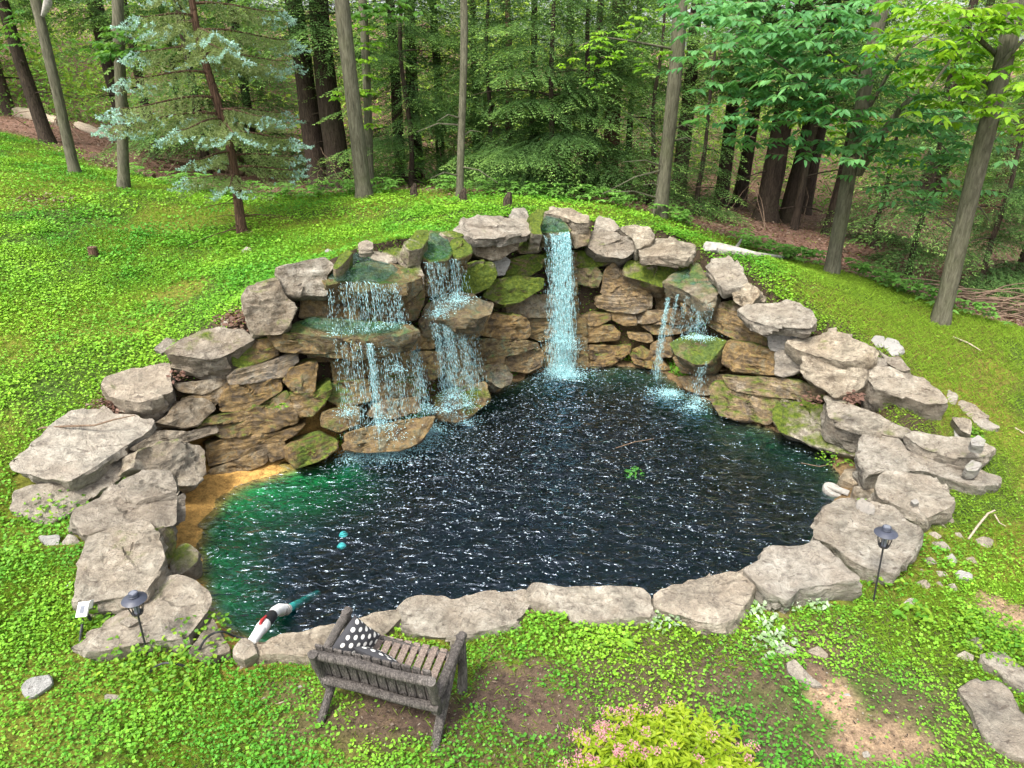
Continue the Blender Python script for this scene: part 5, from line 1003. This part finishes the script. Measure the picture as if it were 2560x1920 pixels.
finish('waterfall', 'widest waterfall, at left, breaking on a ledge halfway down', pt, [('R2', '515,470 590,408 640,322 690,318 780,362 900,385 940,420 830,495 600,484', .46, 74), ('R2', '350,735 420,702 600,708 760,722 980,742 900,790 640,800 430,765', .4, 74)], wallhit(px('R2', 740, 1500), 0)[0])
# fall second from the left
pt = new(); z1 = zat('R2', 1250, 640, .35)
a = fall_segment(pt, 'R2', [(1092,375),(1180,362),(1260,350),(1340,335)], 66, .43, z1, .3, [(.05, .03, 1), (.3, .12, 2.4), (.62, .08, 3), (.85, .08, 1)], [(.04, .006, .9), (.25, .006, .8), (.35, .007, .9), (.58, .01, 1.), (.66, .01, .9), (.74, .007, .7)], 1.15)
for q in a[::4]: splash(pt, q, .18, 12, z1, .12)
a = fall_segment(pt, 'R2', [(1110,720),(1170,735),(1240,730),(1310,715),(1390,690)], 110, .4, lambda p: WZ+rgf.uniform(0, .45), .38, [(.2, .08, 2), (.42, .1, 3), (.65, .12, 2.6), (.9, .08, 1.2)], [(.35, .007, .6), (.5, .008, .6)], 1.1)
for x, y, r_, n in [(1290,600,.28,420),(1180,690,.2,260),(1260,1170,.3,320),(1340,1220,.3,320),(1220,1250,.3,300),(1150,1370,.35,500),(1330,1320,.3,300),(1120,1250,.2,120)]:
    p = onz(px('R2', x, y), WZ) if y > 1300 else wallhit(px('R2', x, y), .42)[0]; splash(pt, p, r_, n, p[2], .16, key='foam')
finish('waterfall', 'second waterfall from the left, spraying over a round boulder', pt, [('R2', '1090,330 1092,262 1132,200 1195,198 1245,255 1255,300 1225,350 1120,358', .42, 72)], wallhit(px('R2', 1250, 1250), 0)[0])
# tallest fall
pt = new()
a = fall_segment(pt, 'R2', [(1795,210),(1850,198),(1900,193),(1952,188)], 125, .45, WZ, .42, [(.05, .03, .35), (.48, .14, 4), (.8, .1, 3.4), (.95, .03, 1.4)], [(.36, .014, .6), (.46, .012, .9), (.54, .012, .7), (.66, .011, .95), (.78, .012, .6), (.86, .012, .9), (.95, .012, 1.), (.98, .008, .8), (.04, .007, .45), (.28, .009, .5)], 1.1, 1.25, .032)
ctr = a.mean(0); splash(pt, ctr, .55, 2100, WZ, .2, .75, 'foam'); splash(pt, ctr+np.array((.12, -.15, 0)), .22, 900, WZ, .14, .6, 'foam')
for x, y, r_, n in [(1900,840,.3,420),(1950,880,.3,320)]:
    p = wallhit(px('R2', x, y), .35)[0]; splash(pt, p, r_, n, p[2], .2, key='foam')
finish('waterfall', 'tallest waterfall, a single dense curtain from the highest stones', pt, [('R2', '1785,180 1795,108 1822,92 1895,115 1945,162 1948,184 1860,194', .47, 72)], ctr); TALL = ctr
# trickle at right
pt = new(); zl = zat('R3', 880, 900, .4)
a1 = fall_segment(pt, 'R3', [(700,562),(722,560)], 26, .45, WZ, .25, [(.5, .2, 1)], [(.4, .008, .55), (.6, .005, .3)], 1.2, 1., .01); a2 = fall_segment(pt, 'R3', [(752,592),(770,592)], 12, .45, zl-.1, .25, [(.5, .3, 1)], [(.5, .005, .5)], 1.2, 1., .01)
a3 = fall_segment(pt, 'R3', [(790,600),(850,635),(915,652),(990,660)], 60, .45, zl, .25, [(.15, .05, 1), (.45, .06, 1), (.66, .03, 3), (.9, .06, 1)], [(.64, .005, .8)], 1., 1., .01)
p = wallhit(px('R3', 880, 895), .42)[0]; splash(pt, p, .3, 420, p[2]+.03, .06, .5, 'foam')
a4 = fall_segment(pt, 'R3', [(880,1020),(950,1030)], 30, .4, WZ, .25, [(.5, .3, 1)], (), .8)
for x, y, r_, n in [(680,1245,.38,800),(720,1240,.2,260),(850,1330,.3,380),(890,1290,.2,160)]:
    splash(pt, onz(px('R3', x, y), WZ), r_, n, WZ, .1, .8, 'foam')
finish('waterfall', 'thin trickling waterfall at right, only a few threads', pt, [('R3', '660,525 722,476 880,428 1000,540 1015,572 955,635 900,636 800,568 730,540', .46, 70)], a1.mean(0))
# foam flecks on the pool; pale swirls at right also stand in for glints
def bubbles_glints():
    rg = np.random.default_rng(51); n = 26000; x = rg.uniform(-3.2, 4.2, n); y = rg.uniform(4.6, 10.4, n); cx_, cy_ = 2.3, 6.6
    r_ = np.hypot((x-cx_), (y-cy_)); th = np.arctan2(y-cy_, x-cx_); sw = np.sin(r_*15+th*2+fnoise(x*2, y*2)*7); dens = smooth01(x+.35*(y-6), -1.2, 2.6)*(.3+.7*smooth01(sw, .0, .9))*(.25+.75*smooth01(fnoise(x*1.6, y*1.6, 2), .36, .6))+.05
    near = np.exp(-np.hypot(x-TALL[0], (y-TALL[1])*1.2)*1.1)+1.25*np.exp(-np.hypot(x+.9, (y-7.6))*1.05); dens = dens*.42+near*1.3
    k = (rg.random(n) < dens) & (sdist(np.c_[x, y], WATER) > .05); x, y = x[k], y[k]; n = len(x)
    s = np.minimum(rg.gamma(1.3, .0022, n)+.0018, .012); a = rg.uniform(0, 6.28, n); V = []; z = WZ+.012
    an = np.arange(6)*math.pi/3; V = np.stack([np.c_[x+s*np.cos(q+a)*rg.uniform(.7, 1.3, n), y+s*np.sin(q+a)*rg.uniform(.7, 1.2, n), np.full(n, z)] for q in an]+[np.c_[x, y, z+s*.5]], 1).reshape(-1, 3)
    b_ = (np.arange(n)*7)[:, None]; Fq = np.concatenate([b_+np.array((i, (i+1) % 6, 6)) for i in range(6)], 1).reshape(-1, 3); tag(mesh_np('bubbles_glints', V, Fq, M['bubble_glint']), kind='stuff')
bubbles_glints()

# ------------------------------------------------------------------ garden lamps
def lamp(foot, hat, zh, label):
    f = onz(qp(*foot), 0.); f[2] = G(f[0], f[1]); h = atY(qp(*hat), f[1]); ax = unit(h-f); Lp = np.linalg.norm(h-f)
    root = empty('garden_lamp', f, label, 'garden lamp', None); mb = MB(); mb.tube([f-ax*.12, f+ax*(Lp-.13-.06)], .0075, 8); mb.build('pole', M['dark_wire'], root, smooth=True)
    K = .66; E_ = .06; c = f+ax*(Lp-.2*K-E_)
    MB().lathe(c, [(r_*K, z_*K) for r_, z_ in [(.008, -.03), (.03, -.012), (.058, 0), (.062, .018), (.056, .02), (.03, .012), (.005, .01)]], 24, ax).build('lamp_cup', M['dark_wire'], root, smooth=True)
    a = unit(np.cross(ax, (.3, 1, .1))); b = np.cross(ax, a); w = MB()
    for k in range(10):
        an = 6.283*k/10; d = a*math.cos(an)+b*math.sin(an); w.tube([c+(d*.06+ax*.012)*K, c+(d*.085+ax*.07)*K+ax*E_*.6, c+(d*.07+ax*.125)*K+ax*E_], .0028, 5)
    w.build('cage', M['dark_wire'], root)
    MB().lathe(c, [(r_*K, z_*K) for r_, z_ in [(.03, .012), (.03, .2)]], 16, ax).build('glass', M['solar_cell'], root, smooth=True)
    MB().lathe(c+ax*(.12*K+E_), [(r_*K, z_*K) for r_, z_ in [(.02, 0), (.132, -.012), (.136, -.006), (.1, .018), (.062, .036), (.02, .038)]], 32, ax).build('lamp_shade', M['lamp_metal'], root, smooth=True)
    cp = MB().lathe(c+ax*(.15*K+E_), [(r_*K, z_*K) for r_, z_ in [(.058, 0), (.056, .014), (.06, .016), (.06, .024), (.055, .027), (.054, .052), (.05, .058)]], 28, ax).build('cap', M['lamp_metal'], root, smooth=True)
    MB().box(c+ax*(.2095*K+E_), a*.033*K, b*.033*K, ax*.002).build('solar_cell', M['solar_cell'], cp)
lamp((1885,1306), (1916,1139), .8, 'black garden lamp on a thin leaning pole in front of the broad right slab')
lamp((321,1424), (287,1282), .65, 'black garden lamp with a wide hat on a pole at lower left')
# ------------------------------------------------------------------ rustic log bench
A0 = onz(qp(695, 1548), 0); A1 = onz(qp(941, 1612), 0); ax_ = unit(A1-A0); bx_ = np.array((-ax_[1], ax_[0], 0)); Wb = float(np.linalg.norm(A1-A0)); O = A0.copy()
B = lambda a, b, z: O+ax_*a+bx_*b+np.array((0, 0, z))
bench = empty('log_bench', B(Wb/2, .25, 0), 'weathered dark log bench facing the pool with two cushions on it', 'bench')
wm = M['bench_wood']
for s, lab in ((0., 'l'), (Wb, 'r')):
    sd = -1 if s == 0 else 1
    MB().tube([B(s, -.02, -.03), B(s-.01*sd, .2, .17), B(s-.02*sd, .44, .38), B(s-.02*sd, .5, .43)], [.03, .036, .036, .03], 9, .22, s*9).build('leg', wm, bench, smooth=True)
    MB().tube([B(s+.015*sd, .5, -.03), B(s+.02*sd, .51, .2), B(s+.02*sd, .5, .42), B(s+.02*sd, .5, .53)], [.04, .036, .036, .033], 9, .2, s*5+2).build('front_post', wm, bench, smooth=True)
    MB().tube([B(s-.02*sd, .1, .22), B(s-.005*sd, .05, .42), B(s-(.03 if sd < 0 else -.01)*sd, -.03, .64)], [.036, .036, .034], 9, .2, s*3+4).build('back_post', wm, bench, smooth=True)
    MB().tube([B(s+.02*sd, .55, .5), B(s+.02*sd, .3, .47), B(s+.01*sd, .03, .44)], [.034, .036, .032], 9, .25, s*7+1).build('arm', wm, bench, smooth=True)
    MB().tube([B(s-.03*sd, .52, .36), B(s-.03*sd, .16, .28)], .03, 8, .2, s).build('seat_rail', wm, bench, smooth=True)
for (b, z, r_, nm) in [(.49, .32, .034, 'front_rail'), (.14, .26, .034, 'rear_rail'), (.0, .6, .034, 'top_rail'), (.055, .31, .034, 'lower_rail')]:
    MB().tube([B(.02, b, z), B(Wb*.35, b+.006, z+.004), B(Wb*.7, b-.004, z-.004), B(Wb+.02, b, z)], [r_, r_*1.08, r_*.95, r_], 9, .22, b*9).build(nm, wm, bench, smooth=True)
nb = 12
for k in range(nb):
    a = .045+(Wb-.09)*k/(nb-1); c = B(a, .32, .315); t_ = unit(bx_+np.array((0, 0, .17))); up = np.cross(ax_, t_)
    MB().box(c, ax_*.027, t_*.2, up*.009, k+1, .004).build('slat', M['bench_seat'], bench, bevel=.003)
    c = B(a, .03, .47); t_ = unit(np.array((0, 0, 1.))-bx_*.19); nn = np.cross(ax_, t_)
    MB().box(c-nn*.036, ax_*.03, t_*.19, nn*.008, k+40, .004).build('back_slat', wm, bench, bevel=.003)
def cushion(c, u, v, w, h_, th, label):
    u = unit(u); v = unit(v-u*np.dot(u, v)); n = np.cross(u, v); N_ = 18; V = []; Fc = []; Cc = []
    for side in (1, -1):
        for i in range(N_+1):
            for j in range(N_+1):
                x = i/N_*2-1; y = j/N_*2-1; pin = 1-.1*(1-abs(x*y)**.5*1.)*(abs(x)**4+abs(y)**4)*.5
                puff = (max(0, (1-x*x)*(1-y*y)))**.42; wr = .012*mn.noise(Vector((x*2.2+c[0]*9, y*2.2, side)))
                V.append(c+u*x*w*pin+v*y*h_*pin+n*side*(th*puff+wr*puff)); Cc.append((x*.5+.5, y*.5+.5, 0))
    off = (N_+1)**2
    for i in range(N_):
        for j in range(N_):
            a = i*(N_+1)+j; q = (a, a+N_+1, a+N_+2, a+1); Fc.append(q); Fc.append(tuple(z+off for z in q[::-1]))
    o = mesh_np('cushion', np.array(V), Fc, M['polka_cloth'], colr=np.array(Cc), smooth=True, origin=np.array(c)); tag(o, label, 'cushion')
cushion(B(.17, .26, .47), bx_*.8+np.array((0, 0, .5))+ax_*.3, np.array((0, 0, .9))-bx_*.35-ax_*.35, .165, .165, .055, 'black cushion with white dots standing on its corner against the left arm')
cushion(B(.41, .17, .5), ax_+np.array((0, 0, -.28)), np.array((0, 0, .75))-bx_*.55, .17, .15, .05, 'black cushion with white dots lying against the bench back, right of the other')
# ------------------------------------------------------------------ pool pipe with red valve
q5 = lambda x, y, z: onz(px('R5', x, y), z)
k0, k1, k2, k3, k4, k5 = q5(1490,1440,.06), q5(1540,1365,.04), q5(1592,1300,-.02), q5(1628,1255,-.1), q5(1705,1240,-.22), q5(1880,1150,-.55)
pr = empty('pool_pipe', k1, 'white pipe with a red valve running from the edge slabs into the water', 'pipe')
MB().tube([k0, k1, k1+(k2-k1)*.45], [.04, .046, .046], 14).build('pipe', M['white_plastic'], pr, smooth=True)
mb = MB(); d = unit(k2-k1); mb.tube([k1+d*.02, k1+d*.04, k1+d*.1, k1+d*.12], [.048, .054, .054, .048], 14); vb = mb.build('valve_body', M['white_plastic'], pr, smooth=True)
MB().tube([k1+d*.02+np.array((0, 0, .054)), k1+d*.07+np.array((0, 0, .062)), k1+d*.16+np.array((0, 0, .058))], [.012, .016, .01], 8).build('valve_handle', M['red_plastic'], vb, smooth=True)
MB().tube([k1+(k2-k1)*.4, k2, k2+(k3-k2)*.5], [.049, .05, .05], 14).build('rubber_coupling', M['black_rubber'], pr, smooth=True)
MB().tube([k2+(k3-k2)*.4, k3, k3+(k4-k3)*.35+np.array((0, 0, .02)), k4], [.043, .048, .05, .046], 14).build('elbow', M['white_plastic'], pr, smooth=True)
for f in (.55, .7, .85): 
    c = k3*(1-f)+k4*f; MB().tube([c-unit(k4-k3)*.008, c+unit(k4-k3)*.008], .053, 14).build('clamp', M['birch_grey'], pr, smooth=True)
MB().tube([k4, k5], .04, 12).build('hose', M['teal_pipe'], pr, smooth=True)
# ------------------------------------------------------------------ white boxes and cables at lower left
c = q5(492, 1240, .3); u = np.array((1., .15, 0)); v = unit(np.array((.1, .55, .8))); n = unit(np.cross(u, v)); bxr = empty('solar_box', (c[0], c[1], G(c[0], c[1])), 'small white solar panel box on a stake at lower left', 'solar box')
MB().box(c, u*.042, v*.06, n*.014).build('housing', M['white_plastic'], bxr, bevel=.006); MB().box(c+n*.0145, u*.016, v*.03, n*.002).build('panel', M['solar_cell'], bxr)
MB().box(c-n*.04+v*.03+u*.036, u*.004, v*.035, n*.03).build('bracket', M['white_plastic'], bxr, bevel=.003); MB().tube([c-n*.02, np.array((c[0]+.02, c[1]+.06, -.05))], .012, 8).build('stake', M['black_rubber'], bxr)
c2 = q5(385, 1125, .16); u2 = unit(np.array((1., .5, .25))); d2 = empty('junction_box', (c2[0], c2[1], 0), 'small white electrical box against the big tan boulder at left', 'junction box')
MB().box(c2, u2*.06, np.cross((0, 0, 1.), u2)*.05, np.array((0, 0, .05))).build('housing', M['white_plastic'], d2, bevel=.008); MB().lathe(c2-u2*.06, [(.03, 0), (.042, -.02), (.042, -.09), (.03, -.1)], 14, u2).build('cap', M['birch_grey'], d2, smooth=True); MB().tube([c2, c2-np.array((0, 0, .25))], .014, 8).build('stake', M['black_rubber'], d2)
def cable(pts, r_, label, mat='black_rubber', name='cable', cat='cable'):
    P = [np.array(p) for p in pts]; Q = []
    for i in range(len(P)-1):
        for t_ in (0, .25, .5, .75):
            a = P[max(i-1, 0)]; b = P[i]; c_ = P[i+1]; e = P[min(i+2, len(P)-1)]; Q.append(.5*((2*b)+(c_-a)*t_+(2*a-5*b+4*c_-e)*t_*t_+(-a+3*b-3*c_+e)*t_**3))
    Q.append(P[-1]); return tag(MB().tube(Q, r_, 7).build(name, M[mat], smooth=True, origin=P[0]), label, cat)
cable([q5(492,1300,.2), q5(480,1380,.14), q5(474,1440,.1), q5(478,1500,.03)], .011, 'black cable hanging from the white solar box')
cable([q5(1180,1480,.1), q5(1215,1420,.17), q5(1260,1385,.17), q5(1320,1372,.16), q5(1390,1400,.04), q5(1480,1420,.02)], .009, 'black cable over the wedge stone at the pool corner')
cable([q5(890,1610,.04), q5(930,1575,.13), q5(980,1558,.14), q5(1050,1565,.12), q5(1110,1580,.06)], .009, 'loop of black cable in the weeds right of the left lamp')
# ------------------------------------------------------------------ dead wood
def branch(pts, rads, label, mat='twig', name='fallen_branch', cat='branch', forks=(), rough=.25, seed=1, parent=None):
    mb = MB(); mb.tube(pts, rads, 7, rough, seed)
    for p, r_ in forks: mb.tube(p, r_, 5, rough, seed+1)
    o = mb.build(name, M[mat], parent, smooth=True, origin=None if parent is not None else np.array(pts[0])); return tag(o, label, cat) if parent is None else o
hz = lambda reg, x, y, up=.03: gp(px(reg, x, y))+np.array((0, 0, up))
branch([q5(180,190,.66), q5(250,165,.74), q5(400,155,.8), q5(560,150,.82), q5(680,115,.85), q5(800,90,.9)], [.008, .012, .013, .011, .009, .005], 'thin dark branch lying across the largest pale slab at left')
branch([hz('R3',925,305), hz('R3',1010,335,.06), hz('R3',1120,350,.07), hz('R3',1250,375,.06), hz('R3',1440,385,.05)], [.07, .085, .06, .045, .025], 'grey barkless log lying on the right bank above the wall', 'birch_grey', 'fallen_log', 'log', [([hz('R3',1115,345,.08), hz('R3',1150,305,.16)], [.03, .015]), ([hz('R3',930,330,.03), hz('R3',1000,350,.08)], [.05, .04])], .3, 3)
branch([hz('R8',1425,355), hz('R8',1470,310,.1), hz('R8',1520,260,.14), hz('R8',1560,240,.14)], [.01, .013, .012, .008], 'pale curved twig lying on the weeds at right', 'pale_twig')
branch([hz('R8',1565,245,.1), hz('R8',1600,275,.06), hz('R8',1640,285,.04)], [.008, .006, .004], 'short end of twig pointing down right of the pale curved twig', 'pale_twig')
branch([hz('R4',1980,955,.02), hz('R4',2040,1000,.04)], [.014, .01], 'short pale stick on the right bank at the frame edge', 'pale_twig')
branch([hz('R8',430,1480,.02), hz('R8',520,1560,.04), hz('R8',600,1660,.03)], [.007, .009, .006], 'dark thin stick on the ground right of the flowering shrub')
branch([hz('R9',1600,1480,.02), hz('R9',1720,1540,.04), hz('R9',1830,1600,.03)], [.01, .011, .007], 'thin pale stick on the moss in front of the rightmost tree', 'pale_twig')
branch([hz('R6',150,1180,.01), hz('R6',220,1145,.02), hz('R6',295,1120,.02)], [.004, .006, .004], 'small dry twig on bare soil left of the bench', 'pale_twig')
# stump on the left lawn
s0 = gp(qp(204, 556)); st_ = empty('tree_stump', s0, 'small brown stump alone on the left lawn', 'stump'); MB().lathe(s0, [(.1, -.1), (.085, .0), (.07, .06), (.066, .16)], 14).build('trunk', M['bark_red'], st_, smooth=True); MB().lathe(s0+np.array((0, 0, .161)), [(.062, 0), (.04, .012), (.01, .006)], 12).build('cut_top', M['log_rot'], st_, smooth=True)
for (x, y, lab) in [(1000,437,'dark stump foot beside the slim pale trunk'),(895,425,'thin dark stump on the crest behind the second waterfall'),(1097,447,'tiny dark stump just above the left cap stones')]:
    s0 = gp(qp(x, y)); MB_ = MB().tube([s0-np.array((0, 0, .1)), s0+np.array((0, 0, .12)), s0+np.array((.03, 0, .24))], [.09, .07, .03], 9, .4, x); tag(MB_.build('tree_stump', M['bark_dark'], smooth=True, origin=s0), lab, 'stump')
# fallen trunks and brush in the woods
for k, (x0, y0, x1, y1, Y0, Y1, r_, lab) in enumerate([(30,215,130,262,24,22,.2,'pale fallen trunk far up the left slope'),(165,255,240,285,22,21,.14,'pale fallen trunk behind the two left grey trunks'),(330,330,520,330,20,20,.12,'dark log lying behind the blue spruce'),(200,330,330,372,18,17,.1,'dark log just behind the straight brown trunk'),(2010,600,1900,588,16,16.5,.17,'rotting brown log on the leaf litter between the leaning trunks'),(1840,585,1900,575,16,17,.1,'short broken log right of the forked tree')]):
    a = forest_at(x0, y0, Y0)+np.array((0, 0, r_*.6)); b_ = forest_at(x1, y1, Y1)+np.array((0, 0, r_*.6)); branch([a, (a*2+b_)/3, (a+b_*2)/3, b_], [r_, r_*1.05, r_*.9, r_*.7], lab, 'log_rot' if k > 1 else 'pale_twig', 'fallen_log', 'log', (), .2, k)
rb = random.Random(4); mb = MB()
for k in range(120):
    x, y = rb.uniform(2040, 2230), rb.uniform(655, 745); p = forest_at(x, y, rb.uniform(10.8, 12.4)); p[2] = G(p[0], p[1])+rb.uniform(.02, .3); a = rb.uniform(-.5, .5)+math.pi*rb.randint(0, 1); mb.tube(twig_pts(p, (math.cos(a), math.sin(a)*.6, rb.uniform(-.15, .35)), rb.uniform(.5, 1.6), .25, k), [.016, .013, .01, .008, .006, .004], 4, cap=False)
tag(mb.build('brush_pile', M['twig']), 'pile of bare brown brush on the leaf litter at the right edge', 'brush pile')
mb = MB()
for k in range(260):
    y = rb.uniform(14.5, 24); x = rb.uniform(-1, 1)*(y*.8+1)
    if forestness(x, y) < .8: continue
    p = np.array((x, y, G(x, y))); a = rb.uniform(0, 6.28); mb.tube(twig_pts(p, (math.cos(a)*.5, math.sin(a)*.5, rb.uniform(.1, 1.2)), rb.uniform(.5, 2.), .2, k+900, wob=.3), [.014, .012, .009, .007, .005, .003], 4, cap=False)
tag(mb.build('brushwood', M['twig']), kind='stuff')
# ------------------------------------------------------------------ floating and shore bits
clump('floating_leaves', [onz(qp(1372, 1022), WZ+.01)], .14, 26, .06, .035, (.05, .22, .05), (.1, .3, .05), .03, 'green leafy sprig floating in the middle of the pool')
for (pts, lab) in [([(1330,968),(1370,955),(1412,948)], 'thin brown twig floating near the middle of the pool'), ([(1730,1000),(1770,1008),(1800,1002)], 'pale forked twig floating by the right waterline')]:
    branch([onz(qp(x, y), WZ+.015) for x, y in pts], [.005, .007, .004], lab, 'twig')
w0 = q5(0,0,0); sk = onz(px('R4', 810, 1345), WZ); so = empty('pool_skimmer', sk, 'grey white skimmer basket at the right waterline', 'skimmer'); MB().lathe(sk+np.array((0, 0, -.05)), [(.1, 0), (.12, .06), (.115, .09), (.09, .1), (.05, .085)], 18, (.2, -.2, 1)).build('basket', M['birch_grey'], so, smooth=True); MB().box(sk+np.array((.04, -.06, .06)), np.array((.09, -.09, 0)), np.array((.02, .02, .01)), np.array((0, 0, .012)), 3, .01).build('flap', M['birch_grey'], so, bevel=.004)
for x, y in [(742,1155),(738,1180)]:
    c_ = onz(qp(x, y), WZ-.16); o = MB().lathe(c_, [(.03, -.02), (.05, 0), (.03, .03), (.004, .035)], 12).build('pool_light', M['foam'], smooth=True, origin=c_); tag(o, 'small pale fitting glowing teal under the water at left of the pool', 'pool fitting', 'pale fittings under the water')
bpy.context.view_layer.update()
